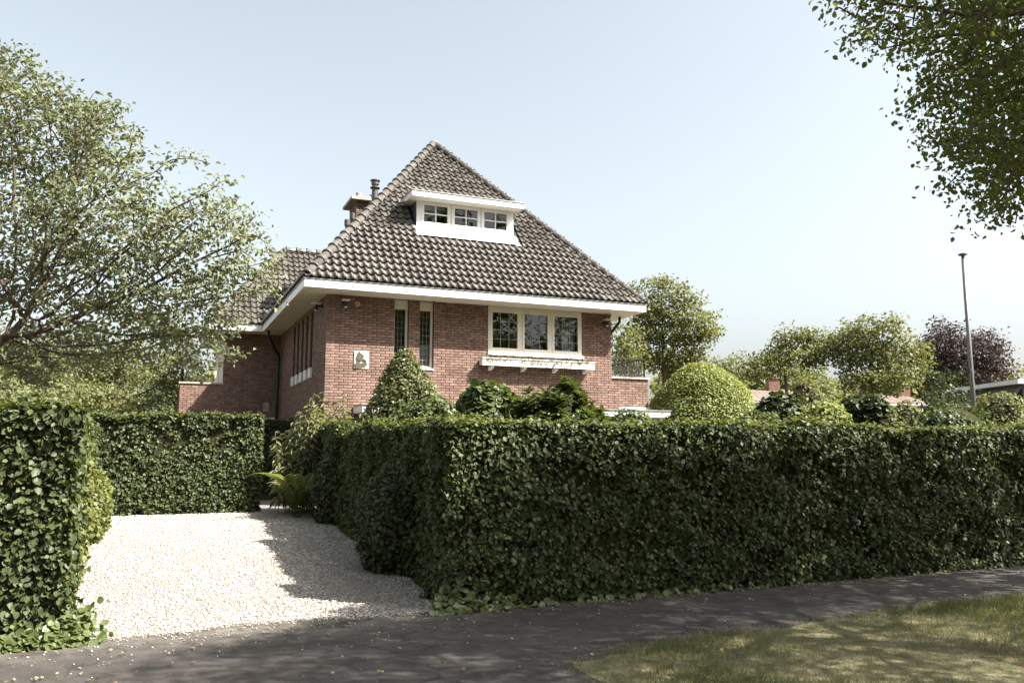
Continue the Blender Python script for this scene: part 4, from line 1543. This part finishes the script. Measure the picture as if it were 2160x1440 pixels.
# the old fruit tree leaning in from the left, sparse leaves on many twigs
bl = [blob(60, 270, 10.6, 170, 120), blob(215, 300, 10.2, 85, 105), blob(235, 480, 10.0, 170, 120), blob(430, 500, 9.8, 115, 110), blob(520, 575, 9.6, 72, 70), blob(60, 520, 10.4, 150, 150),
      blob(230, 690, 10.3, 190, 90) + (.6,), blob(400, 680, 10.0, 110, 70), blob(90, 750, 10.8, 150, 60) + (.5,), blob(25, 140, 10.8, 62, 60), blob(470, 400, 9.7, 42, 62), blob(450, 760, 9.7, 50, 26), blob(490, 735, 9.6, 40, 24), blob(570, 620, 9.6, 36, 34),
      blob(330, 600, 10, 150, 80), blob(372, 320, 9.9, 10, 50), blob(430, 340, 9.8, 26, 34), blob(535, 470, 9.6, 36, 40), blob(290, 370, 10, 60, 60), blob(560, 560, 9.5, 40, 40)]
tree('fruit_tree', 'old twiggy fruit tree with sparse pale leaves leaning in at the left', (-2.9, 11.3, .11), bl, 'apple_leaf', n_attr=5600, step=.105, infl=1.1, kill=.15, leaf=.064, per=11, spread=.09,
     fork=.05, shape=(OVATE[0] * [.72, 1, 1.8], OVATE[1]), seed=3, tip=.0050, trunk_r=.13, bark='twig', up=.55, thin=1.55, power=2.75)

def shade_limit(A):
    """crown points whose shadow stays on the pavement, verge and hedge face"""
    gx, gy = A[:, 0] - .727 * A[:, 2], A[:, 1] + .621 * A[:, 2]
    return gy < 7.95 + np.clip((gx - 1.0) * 1.1, 0, 1.5)


# street lindens right of and behind the camera; the near one hangs into the picture and shades the hedge
lb = [((9.4, 2.7, 6.4), (3.6, 3.2, 2.6), .13), ((7.8, 2.2, 7.4), (2.4, 2.2, 1.9), .14), ((10.3, 3.0, 8.2), (2.6, 2.6, 1.6), .15), ((6.6, 1.4, 6.2), (1.8, 1.8, 1.4), .14),
      blob(2010, -60, 7.0, 270, 160, .9), blob(2090, 110, 7.2, 170, 130, .9), blob(2120, 260, 7.3, 165, 110, .8), blob(2140, 380, 7.3, 150, 85, .7), blob(1850, 20, 6.6, 125, 85, .45), blob(1780, -10, 6.5, 60, 45, .3),
      blob(2165, 465, 7.3, 60, 45, .35), blob(2080, 180, 7.6, 150, 150, .9), blob(1950, 110, 6.8, 80, 70, .4), blob(2010, 330, 7.2, 45, 45, .3),
      ((9.3, 5.1, 5.4), (1.9, 1.2, 1.6), .55), ((11.6, 5.0, 5.6), (2.0, 1.3, 1.8), .45), ((7.6, 5.0, 5.2), (1.2, .9, 1.2), .7), blob(2120, 250, 8.5, 150, 150, .7), blob(2160, 380, 8.5, 110, 80, .6),
      blob(2150, 200, 6.4, 130, 170, .5), blob(2160, 350, 6.5, 100, 110, .4), blob(2100, 40, 6.4, 150, 110, .5), blob(2140, 120, 8.3, 150, 160, .6), blob(2150, 320, 8.2, 120, 110, .5)]
tree('linden_tree', 'leafy linden hanging in at the upper right corner', (9.6, 2.3, .012), lb, 'linden_leaf', n_attr=8200, step=.15, infl=2.0, kill=.19, leaf=.050, per=20, spread=.12, fork=.25,
     shape=(OVATE[0] * [.86, 1, 1.5], OVATE[1]), seed=5, tip=.006, trunk_r=.24, up=.35, droop=.5, keep=shade_limit)
lb2 = lumpy([(np.array((15.0, 4.4, 6.7)), np.array((4.2, 3.6, 3.0))), (np.array((13.6, 5.2, 5.4)), np.array((3.0, 2.2, 1.8)))], 17, 91, .42)
tree('linden_tree', 'linden on the verge farther right, outside the picture', (15.6, 4.2, .012), lb2, 'linden_leaf', n_attr=650, step=.4, infl=3, kill=.6, leaf=.15, per=26, spread=.32, fork=.25,
     seed=6, tip=.012, trunk_r=.25, up=.7, droop=.4, keep=shade_limit)
lb3 = lumpy([(np.array((7.4, -1.6, 7.2)), np.array((3.2, 2.8, 2.4)))], 9, 92, .40)
tree('linden_tree', 'linden beside the road behind the camera', (7.8, -2.6, 0), lb3, 'linden_leaf', n_attr=420, step=.4, infl=3, kill=.6, leaf=.15, per=24, spread=.30, fork=.25,
     seed=7, tip=.012, trunk_r=.25, up=.7, droop=.4)

# tall trees on the far side of the road, mirrored in the panes; row added to block low sky
STREET_LABELS = ['tall street tree across the road, farthest to the left', 'tall street tree across the road behind the left hedge side', 'tall street tree across the road straight behind the camera',
                 'tall street tree across the road mirrored in the narrow windows', 'tall street tree across the road mirrored in the triple window', 'tall street tree across the road, farthest to the right']
for k_, tx in enumerate((-16, -5, 7, 19, 31, 44)):
    ty = -12 - (k_ % 2) * 2.0
    tree('street_tree', STREET_LABELS[k_], (tx, ty, 0), [((tx, ty, 10.0), (5.8, 4.0, 5.6)), ((tx + 2, ty, 15.5), (5.4, 3.2, 5.2)), ((tx - 3, ty, 15), (4, 3, 4.5)), ((tx - 3, ty + .5, 6.5), (3.6, 3, 3.0))],
         'linden_leaf', n_attr=300, step=.8, infl=6, kill=1.4, leaf=.42, per=34, spread=.75, seed=60 + k_, tip=.03, trunk_r=.35, group='street trees across the road')

# trees and houses beyond the garden
tree('maple_tree', 'broad green maple rising behind the right corner of the brick house', (at(1398, 860, 38).x, at(1398, 860, 38).y, GZ),
     lumpy([blob(1385, 668, 38, 80, 68), blob(1455, 700, 38, 62, 56), blob(1430, 760, 38.5, 75, 45), blob(1345, 740, 38, 60, 70)], 15, 1), 'maple_leaf',
     n_attr=992, step=.42, infl=3, kill=0.42, leaf=.15, per=52, spread=.27, seed=11, tip=.014, trunk_r=.20)
tree('small_tree', 'pale yellow-green small tree behind the balcony railing', (at(1325, 880, 33).x, at(1325, 880, 33).y, GZ),
     [blob(1322, 740, 33, 42, 62), blob(1300, 700, 33, 30, 40)], 'pale_leaf', n_attr=240, step=.3, infl=2, kill=.45, leaf=.12, per=44, spread=.28, seed=12, tip=.012, trunk_r=.08)
tree('broad_tree', 'rounded green tree behind the far row house with two chimneys', (at(1660, 930, 58).x, at(1660, 930, 58).y, GZ),
     lumpy([blob(1655, 750, 58, 82, 58), blob(1600, 775, 58, 40, 40), blob(1715, 740, 58, 45, 45)], 13, 2), 'maple_leaf', n_attr=768, step=.6, infl=4, kill=0.60, leaf=.21, per=52, spread=.42, seed=13, tip=.02, trunk_r=.25)
tree('broad_tree', 'tall green tree in the middle of the far trees left of the copper beech', (at(1840, 930, 56).x, at(1840, 930, 56).y, GZ),
     lumpy([blob(1838, 720, 56, 82, 62), blob(1900, 765, 56, 58, 50), blob(1790, 750, 56, 52, 55), blob(1860, 800, 55, 80, 40)], 13, 3), 'maple_leaf', n_attr=928, step=.6, infl=4, kill=0.60, leaf=.21, per=52, spread=.42, seed=14, tip=.02, trunk_r=.25)
tree('young_tree', 'lighter slender tree in front of the far green trees', (at(1712, 900, 44).x, at(1712, 900, 44).y, GZ),
     lumpy([blob(1705, 800, 44, 48, 75), blob(1735, 850, 44, 38, 45)], 8, 5), 'pale_leaf', n_attr=448, step=.4, infl=3, kill=0.48, leaf=.15, per=46, spread=.28, seed=15, tip=.014, trunk_r=.10)
tree('copper_beech', 'round dark purple copper beech behind the flagpole', (at(2030, 930, 60).x, at(2030, 930, 60).y, GZ),
     lumpy([blob(2024, 775, 60, 92, 98), blob(2070, 800, 60, 56, 66), blob(1985, 770, 60, 50, 60)], 12, 4), 'copper_leaf', n_attr=992, step=.6, infl=4, kill=0.56, leaf=.19, per=60, spread=.40, seed=16, tip=.018, trunk_r=.25)
tree('garden_tree', 'dark green tree in front of the copper beech beside the flagpole', (at(2000, 900, 36).x, at(2000, 900, 36).y, GZ),
     lumpy([blob(2000, 830, 36, 52, 62), blob(2060, 860, 36, 50, 38), blob(1960, 870, 36, 34, 30)], 8, 10), 'dark_leaf', n_attr=300, step=.35, infl=2.5, kill=.5, leaf=.12, per=54, spread=.30, seed=17, tip=.012, trunk_r=.10)
tree('far_tree', 'small far tree cut off by the right edge', (at(2165, 930, 62).x, at(2165, 930, 62).y, GZ), lumpy([blob(2160, 795, 62, 36, 40)], 7, 9), 'maple_leaf', n_attr=170, step=.6, infl=4, kill=.9, leaf=.2, per=46, spread=.5, seed=18, tip=.02, trunk_r=.15)
tree('far_tree', 'low far tree in the gap right of the maple', (at(1545, 930, 66).x, at(1545, 930, 66).y, GZ), lumpy([blob(1545, 785, 66, 42, 48), blob(1500, 800, 66, 36, 40)], 8, 6), 'maple_leaf', n_attr=384, step=.6, infl=4, kill=0.72, leaf=.2, per=46, spread=.42, seed=19, tip=.02, trunk_r=.15)
tree('garden_tree', 'pale feathery tree behind the left end of the back hedge', (at(255, 920, 27).x, at(255, 920, 27).y, GZ),
     lumpy([blob(230, 770, 27, 100, 105), blob(340, 790, 27.5, 75, 75), blob(150, 840, 26, 80, 60), blob(80, 760, 27, 90, 90)], 8, 7), 'pale_leaf', n_attr=832, step=.28, infl=2, kill=0.34, leaf=.10, per=42, spread=.2, seed=20, tip=.010, trunk_r=.10)
tree('garden_tree', 'big green tree behind the fruit tree at the left edge', (at(40, 930, 24).x, at(40, 930, 24).y, GZ),
     lumpy([blob(60, 800, 24, 120, 80), blob(-60, 740, 25, 120, 120), blob(120, 850, 23, 110, 50)], 8, 8), 'maple_leaf', n_attr=896, step=.35, infl=2.5, kill=0.40, leaf=.11, per=46, spread=.22, seed=21, tip=.012, trunk_r=.16)
tree('dark_evergreen', 'dark evergreen between the pale tree and the balcony wall', (at(325, 900, 33).x, at(325, 900, 33).y, GZ), [blob(325, 835, 33, 50, 50), blob(395, 760, 36, 40, 60)], 'dark_leaf', n_attr=260, step=.35, infl=2.5, kill=.5, leaf=.11, per=46, spread=.30, seed=22, tip=.012, trunk_r=.10)

def far_woods(name, label, px0, px1, py_top, depth, n_, seed, mat):
    r = np.random.default_rng(seed)
    pxs = r.uniform(px0, px1, n_)
    P = np.array([at(a, 900, depth + r.normal(0, 3)) for a in pxs])
    ht = (950 - py_top) * depth / FPX * (.75 + .3 * vnoise(P * [1, 1, 0], .5, seed))
    P[:, 2] = GZ + (EYE + ht - GZ) * r.random(n_) ** .6
    o = link(name, leaf_mesh(name, P, r.normal(0, .6, (n_, 3)) + [0, -.4, .5], r.normal(size=(n_, 3)), .4 + .4 * r.random(n_), DIAMOND), M[mat])
    return tag(o, label, 'trees', kind='stuff')


far_woods('far_greenery', 'far band of green gardens and trees behind the row houses', 1380, 2400, 768, 92, 30000, 81, 'maple_leaf')
far_woods('far_greenery', 'far band of greenery left of the brick house', -900, 480, 760, 60, 16000, 82, 'maple_leaf')

# ------------------------------------------------------------------ shrubs


def shrub(name, label, base, center, rads, mat, n_, leaf, shape=OVATE, seed=0, profile=None, up=.5, tipdir=(0, 0, -.4), depth=.16, lump=.10, coremat='core', out=.6, cat='shrub', stem=None):
    """dense shrub: leaves over an uneven ellipsoid or cone, twiggy core inside"""
    r = np.random.default_rng(900 + seed)
    base = Vector(base)
    t = thing(name, base, label, cat)
    c, q = np.array(center, float), np.array(rads, float)
    d = unit(r.normal(size=(n_, 3)))
    if profile == 'cone':
        h = r.random(n_) ** .75 * 2 - 1                       # -1 bottom, 1 top
        a = r.random(n_) * 2 * math.pi
        rr = np.clip(1.0 - ((h + 1) / 2) ** 1.9, 0.02, 1) ** .68
        B = np.stack([np.cos(a) * rr, np.sin(a) * rr, h], 1)
        nrm = unit(np.stack([np.cos(a), np.sin(a), np.full(n_, .55)], 1))
    elif profile == 'dome':
        d[:, 2] = np.where(d[:, 2] < -.35, -d[:, 2], d[:, 2])
        B, nrm = d, unit(d / q)
    else:
        B, nrm = d, unit(d / q)
    P = c + B * q
    bump = lump * (vnoise(P, 4.5 / max(q), seed) + .6 * vnoise(P, 11 / max(q), seed + 1))
    dep = np.abs(r.normal(0, depth, n_))
    P = P + nrm * ((bump - dep) * q.min())[:, None]
    low = P[:, 2] < base.z + .02
    P[low, 2] = base.z + .02 + r.random(low.sum()) * .2
    N = nrm * .7 + r.normal(0, .45, (n_, 3)) + [0, 0, up]
    T = nrm * out + r.normal(0, .55, (n_, 3)) + np.array(tipdir)
    S = leaf * (.6 + .7 * r.random(n_))
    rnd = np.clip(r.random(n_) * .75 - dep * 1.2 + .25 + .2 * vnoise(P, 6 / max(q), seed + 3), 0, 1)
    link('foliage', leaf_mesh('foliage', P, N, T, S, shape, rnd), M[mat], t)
    tag(t.children[-1], kind='stuff')
    cm = bmesh.new()
    bmesh.ops.create_icosphere(cm, subdivisions=2, radius=1)
    for v in cm.verts:
        f = .78 + random.uniform(-.05, .05)
        if profile == 'cone':
            h = v.co.z
            rr = max(.02, 1 - ((h + 1) / 2) ** 1.9) ** .68 * .72
            hv = Vector((v.co.x, v.co.y, 0))
            hv = hv.normalized() * rr if hv.length > 1e-4 else hv
            v.co = Vector((c[0] + hv.x * q[0], c[1] + hv.y * q[1], c[2] + h * q[2] * .85))
        else:
            v.co = Vector((c[0] + v.co.x * q[0] * f, c[1] + v.co.y * q[1] * f, c[2] + v.co.z * q[2] * f))
        v.co.z = max(v.co.z, base.z - .03)
    me = bpy.data.meshes.new('twig_core')
    cm.to_mesh(me)
    cm.free()
    link('twig_core', me, M[coremat], t)
    if stem:
        MB().tube([base - Z * .03, Vector((c[0], c[1], c[2]))], [stem, stem * .8], 8).build('stem', M['bark'], t)
    return t


def g3(p):
    return (p.x, p.y, ground_z(p.x, p.y))


p = at(852, 860, 16.2)
shrub('conical_shrub', 'cone-shaped yellow-green shrub in front of the narrow windows', g3(p), (p.x, p.y, 2.02), (1.06, 1.0, 1.58), 'cone_leaf', 19000, .070, (DIAMOND[0] * [.7, 1, 1], DIAMOND[1]), 1, 'cone', up=.5, tipdir=(0, 0, .5), depth=.12, lump=.09, out=.9)
p = at(848, 885, 14.6)
shrub('leafy_shrub', 'low dark shrub at the foot of the conical shrub', g3(p), (p.x, p.y, 1.35), (.68, .5, .93), 'rhodo_leaf', 5000, .065, OVATE, 2, lump=.12)
p = at(1027, 850, 13.6)
shrub('catalpa_ball', 'dark ball of big drooping leaves left of the window-box shrub', g3(p), (p.x, p.y, 2.32), (.50, .48, .42), 'rhodo_leaf', 1900, .125, ROUND, 3, up=.6, tipdir=(0, 0, -.9), depth=.16, stem=.05)
p = at(1180, 850, 13.2)
t = thing('rhododendron', g3(p), 'wide rhododendron with long leaves in whorls below the window box', 'shrub')


def whorls(parent, centres, n_leaf, leaf, mat, seed, shape=LANCE, lift=.35):
    r = np.random.default_rng(seed)
    P, N, T, S, q = [], [], [], [], []
    for c, axis in centres:
        axis = np.array(axis) / np.linalg.norm(axis)
        ref = unit(np.cross(axis, r.normal(size=3))[None])[0]
        s2 = np.cross(axis, ref)
        tone = r.random() * .5
        for k in range(n_leaf):
            a = 2.4 * k + r.random() * .4
            o = ref * math.cos(a) + s2 * math.sin(a)
            l_ = lift + .55 * (k / n_leaf) + r.normal(0, .12)
            T.append(o + axis * l_)
            N.append(axis - o * l_)
            P.append(np.array(c) - axis * .08 * (1 - k / n_leaf))
            S.append(leaf * r.uniform(.7, 1.15))
            q.append(min(1, tone + r.random() * .5))
    link('foliage', leaf_mesh('foliage', np.array(P), np.array(N), np.array(T), np.array(S), shape, np.array(q)), mat, parent)
    tag(parent.children[-1], kind='stuff')


r9 = np.random.default_rng(77)
cs = []
stems = MB()
for q in range(260):
    d = r9.normal(size=3)
    d /= np.linalg.norm(d)
    d[2] = abs(d[2])
    c = np.array([p.x + RT.x * d[0] * .78 + FW.x * d[1] * .5, p.y + RT.y * d[0] * .78 + FW.y * d[1] * .5, 1.75 + d[2] * (1.02 + .12 * math.sin(d[0] * 7))]) * [1, 1, 1] - np.array([0, 0, r9.random() * .45])
    cs.append((c, (d[0] * .5, d[1] * .4, 1.0)))
    if q % 3 == 0:
        stems.tube([(p.x + d[0] * .1, p.y + d[1] * .1, .15), c - np.array([0, 0, .1])], [.015, .007], 5, cap=False)
WIDE = (LANCE[0] * [1.45, 1, 1], LANCE[1])
whorls(t, cs, 13, .185, M['rhodo_leaf'], 78, WIDE)
stems.build('stem', M['twig'], t)
for k_, (px, dep, w, lab) in enumerate([(1645, 17.5, .46, 'dark ball of drooping leaves in the garden nearer the dome hedge'), (1822, 17.5, .50, 'dark ball of drooping leaves in the garden nearer the flagpole')]):
    p = at(px, 862, dep)
    shrub('catalpa_ball', lab, g3(p), (p.x, p.y, 2.42), (w, w, .40), 'dark_leaf', 1700, .135, ROUND, 5 + k_, up=.6, tipdir=(0, 0, -.9), depth=.16, stem=.05)
p = at(1480, 900, 22.5)
shrub('dome_hedge', 'large clipped dome of bright green leaves right of the house', g3(p), (p.x, p.y, 1.9), (1.60, 1.4, 2.04), 'dome_leaf', 30000, .062, DIAMOND, 8, 'dome', up=.5, tipdir=(0, 0, .5), depth=.06, lump=.06, out=.9)
for k_, (px, py, dep, rx, rz, mat, nlf, lab) in enumerate([
        (1745, 888, 16, .48, .36, 'dome_leaf', 1800, 'bright low shrub between the two dark leaf balls'),
        (1905, 885, 17, .62, .45, 'pale_leaf', 1900, 'pale low shrub left of the flagpole foot'),
        (2010, 888, 15.5, .75, .40, 'rhodo_leaf', 2200, 'green low shrub in front of the flagpole'),
        (2110, 880, 20, .62, .62, 'pale_leaf', 1500, 'pale arching shrub before the far right roof'),
        (1600, 892, 15.5, .45, .30, 'rhodo_leaf', 900, 'small green shrub right of the clipped dome'),
        (1700, 840, 21, .5, .55, 'pale_leaf', 900, 'thin feathery shrub in front of the far row house'),
        (905, 885, 12.5, .42, .35, 'rhodo_leaf', 900, 'small glossy shrub just above the near hedge end'),
        (1330, 893, 14.5, .40, .30, 'rhodo_leaf', 700, 'small leafy shrub before the right end of the white canopy')]):
    p = at(px, py, dep)
    zc = p.z - .12
    shrub('leafy_shrub', lab, g3(p), (p.x, p.y, zc), (rx, rx * .8, rz + .1), mat, int(nlf * 2.2), .068, OVATE, 20 + k_, lump=.34, depth=.34)

# shrubs on the right side of the drive
def on_ground(px, py):
    d = ray(px, py)
    for y in np.arange(5, 30, .02):
        tt_ = y / d.y
        if EYE + d.z * tt_ <= ground_z(0, y):
            return Vector((d.x * tt_, y, ground_z(0, y)))
    return Vector((0, 20, GZ))


p = on_ground(828, 1215)
shrub('round_shrub', 'dark rounded shrub beside the drive next to the front hedge', (p.x + .05, p.y + .3, p.z), (p.x + .08, p.y + .3, p.z + .62), (.52, .55, .80), 'dark_leaf', 4600, .055, OVATE, 41, lump=.12)
p = on_ground(712, 1105)
shrub('round_shrub', 'dark rounded shrub farther along the drive near the fern', (p.x + .05, p.y + .2, p.z), (p.x + .05, p.y + .2, p.z + .58), (.52, .55, .78), 'dark_leaf', 3800, .06, OVATE, 42, lump=.12)
p = on_ground(760, 1140)
shrub('low_plant', 'small light green plant between the two rounded shrubs', p, (p.x + .1, p.y + .1, p.z + .2), (.28, .3, .25), 'ivy_leaf', 700, .06, OVATE, 43, cat='plant')
p = on_ground(222, 1140)
shrub('leafy_shrub', 'leafy shrub bulging over the left edge of the gravel', (p.x - .1, p.y, p.z), (p.x - .25, p.y, p.z + .5), (.28, .8, .58), 'hedge_tip', 3400, .062, OVATE, 44, lump=.18, depth=.22)
shrub('leafy_shrub', 'light green shrub tucked against the end of the tall left hedge', (-.66, 9.5, .03), (-.72, 9.6, 1.1), (.17, .45, .95), 'hedge_tip', 2600, .062, OVATE, 45, lump=.2, depth=.3)

# fern: arching fronds with paired leaflets
p = Vector((2.62, 16.75, .33))
fern = thing('fern', p, 'arching yellow-green fern beside the path at the back of the drive', 'fern')
r8 = np.random.default_rng(5)
for q in range(15):
    a = q * 2.4 + r8.random() * .5
    d = Vector((math.cos(a), math.sin(a), 0))
    L = r8.uniform(.9, 1.35)
    P, N, T, S = [], [], [], []
    nlf = 26
    reach = r8.uniform(.45, .8)
    for k in range(nlf):
        u = (k + 1) / nlf
        c = p + d * (L * (.25 * u + .75 * u * u) * reach) + Z * (L * (1.45 * u - .80 * u ** 2.2))
        for sd in (-1, 1):
            side = Vector((-d.y, d.x, 0)) * sd
            P.append(c); T.append(side + d * .45 - Z * .25); N.append(Z + d * -.5)
            S.append(.17 * L * math.sin(math.pi * min(1, .10 + u * .86)) + .012)
    fr = link('frond', leaf_mesh('frond', np.array(P), np.array(N), np.array(T), np.array(S), (LANCE[0] * [.62, 1, 1], LANCE[1])), M['fern_leaf'], fern)

# tall weedy stems at the house corner
wd = thing('tall_weeds', (2.9, 17.25, .36), 'tall pale leafy stems standing at the house corner', 'plant')
wp = on_ground(668, 1075)
r7 = np.random.default_rng(6)
for q in range(84):
    rt_ = r7.normal(0, 1)
    b = Vector((2.84 + rt_ * .22 + max(0, r7.normal(.1, .4)), 17.35 + abs(r7.normal(0, .3)), .37))
    Ht = r7.uniform(1.6, 2.6) * (1.0 if q < 28 else .8)
    bend = Vector((r7.normal(0, .14), r7.normal(0, .12), 0))
    pts = [b + Z * Ht * u + bend * (u ** 2.2) for u in np.linspace(0, 1, 7)]
    st = MB().tube(pts, [.008 * (1 - .6 * u) for u in np.linspace(0, 1, 7)], 5).build('stem', M['weed_leaf'], wd)
    P, N, T, S = [], [], [], []
    nl = 44
    for k in range(nl):
        u = .18 + .82 * k / nl
        c = b + Z * Ht * u + bend * (u ** 2.2)
        a = k * 2.4 + q
        o = Vector((math.cos(a), math.sin(a), 0))
        P.append(c); T.append(o * .8 + Z * r7.uniform(-.55, .35)); N.append(Z - o * .1 + Vector((r7.normal(0, .3), r7.normal(0, .3), 0)))
        S.append(r7.uniform(.17, .30) * (1 - .45 * u))
    link('leaf_spray', leaf_mesh('leaf_spray', np.array(P), np.array(N), np.array(T), np.array(S), (LANCE[0] * [.85, 1, 3.0], LANCE[1])), M['weed_leaf'], st)

# ------------------------------------------------------------------ flagpole
fp = Vector((25.8, 20.0, GZ))
fl = thing('flagpole', fp, 'grey bare flagpole with a flat cap standing in the garden', 'flagpole')
MB().tube([fp, fp + Z * 4, fp + Z * 8.0], [.085, .075, .055], 14).build('pole', M['pole'], fl, smooth=True)
MB().lathe((fp.x, fp.y, fp.z + 8.0), [(.05, 0), (.06, .04), (.15, .07), (.15, .11), (.05, .14)], 18).build('cap', M['flue'], fl)
MB().box(fp.x - .11, fp.x - .06, fp.y - .06, fp.y + .04, GZ + 3.95, GZ + 4.08).build('cleat', M['dark_pipe'], fl)
MB().tube([fp + Vector((-.10, -.04, 1.0)), fp + Vector((-.11, -.04, 4.0)), fp + Vector((-.09, -.04, 7.9))], .008, 5).build('halyard', M['pole'], fl)

# ------------------------------------------------------------------ far houses


def row_house(label, px0, px1, py_ridge, py_eave, depth, chims, roofmat, seed):
    """terrace roof seen above the gardens: long gabled block facing the camera with chimneys and dormer windows"""
    A, B = at(px0, py_eave, depth), at(px1, py_eave, depth)
    ze = A.z
    zr = at(px0, py_ridge, depth + 4).z
    ax = (B - A)
    ax.z = 0
    L = ax.length
    ax.normalize()
    back = Vector((-ax.y, ax.x, 0))
    if back.dot(FW) < 0:
        back.negate()
    t = thing('row_house', (A.x, A.y, GZ), label, 'house')

    def q3(u, v, z):
        o = A + ax * u + back * v
        return Vector((o.x, o.y, z))
    Mx = Matrix((ax, back, Z)).transposed().to_4x4()
    Mx.translation = Vector((A.x, A.y, 0))
    MB().box(.4, L - .4, .5, 8.0, GZ - .1, ze - .05, Mx).build('wall', M['far_brick'], t)
    mb = MB()
    for k in range(int(L / .32)):                      # rows of pantile ridges running up the slope
        u0 = k * .32
        mb.cur = random.random()
        mb.add([q3(u0, 0, ze), q3(u0 + .16, 0, ze + .07), q3(u0 + .32, 0, ze), q3(u0 + .32, 4.2, zr), q3(u0 + .16, 4.2, zr + .07), q3(u0, 4.2, zr)],
               [(0, 1, 4, 5), (1, 2, 3, 4)])
    mb.add([q3(0, 4.2, zr), q3(L, 4.2, zr), q3(L, 8.4, ze), q3(0, 8.4, ze), q3(0, 0, ze - .02), q3(L, 0, ze - .02)], [(0, 1, 2, 3), (4, 5, 1, 0), (4, 0, 3), (5, 2, 1)])
    rf = mb.build('roof', M[roofmat], t)
    MB().box(0, L, -.12, .1, ze - .22, ze - .03, Mx).build('gutter', M['white'], t)
    for cu in chims:
        u = cu * L
        ch = MB().box(u - .45, u + .45, 3.7, 4.7, zr - 1.0, zr + .95, Mx).build('chimney', M['far_brick'], rf)
        MB().box(u - .52, u + .52, 3.62, 4.78, zr + .951, zr + 1.05, Mx).build('chimney_cap', M['concrete'], rf)
        for s_ in (-.2, .2):
            MB().lathe(Mx @ Vector((u + s_, 4.2, zr + 1.051)), [(.11, 0), (.09, .3)], 10).build('chimney_pot', M['clay_roof'], rf)
    nwin = max(2, int(L / 2.6))
    for k in range(nwin):
        u = (k + .5) * L / nwin
        w = MB().box(u - .75, u + .75, .42, .498, ze - 1.55, ze - .35, Mx).build('window', M['white'], t)
        for k2 in range(3):
            for k3 in range(2):
                MB().box(u - .68 + k2 * .47, u - .68 + k2 * .47 + .40, .40, .418, ze - 1.47 + k3 * .55, ze - 1.47 + k3 * .55 + .48, Mx).build('pane', M['lead'], w)
    return t


row_house('far red-roofed row house with two brick chimneys right of the clipped dome', 1565, 1705, 822, 846, 66, (.02, .72), 'clay_roof', 1)
row_house('far red-roofed row house with a chimney between the far trees', 1850, 1960, 834, 850, 70, (.25, .95), 'clay_roof', 2)
# house at the right edge: grey gable roof with white verge board
pA, pB = at(2105, 880, 34), at(2215, 880, 34)
rh = thing('gabled_house', (pA.x, pA.y, GZ), 'grey-roofed house with a white eave cut off by the right edge', 'house')
ax = (pB - pA); ax.z = 0; L = ax.length; ax.normalize()
bk = Vector((-ax.y, ax.x, 0))
if bk.dot(FW) < 0: bk.negate()
Mx = Matrix((ax, bk, Z)).transposed().to_4x4(); Mx.translation = Vector((pA.x, pA.y, 0))
zt, zb = at(2160, 812, 34).z, at(2105, 885, 34).z
MB().box(.5, 6, .3, 6, GZ - .1, zb + .3, Mx).build('wall', M['far_brick'], rh)
mb = MB()
for k in range(16):
    u0 = k * .34
    mb.cur = random.random()
    mb.add([Mx @ Vector(v) for v in ((u0 * .0 + k * .0, 0 + k * .4, zb), (1.15, 0 + k * .4, zt), (1.15, .2 + k * .4, zt + .05), (0, .2 + k * .4, zb + .06), (1.15, .4 + k * .4, zt), (0, .4 + k * .4, zb))], [(0, 1, 2, 3), (3, 2, 4, 5)])
mb.build('roof', M['grey_roof'], rh)
MB().box(.85, 6.2, -.15, 6.4, zt + .07, zt + .25, Mx).build('eave_board', M['white'], rh)
MB().box(1.16, 6, .1, 6, zb, zt + .068, Mx).build('upper_wall', M['grey_roof'], rh)
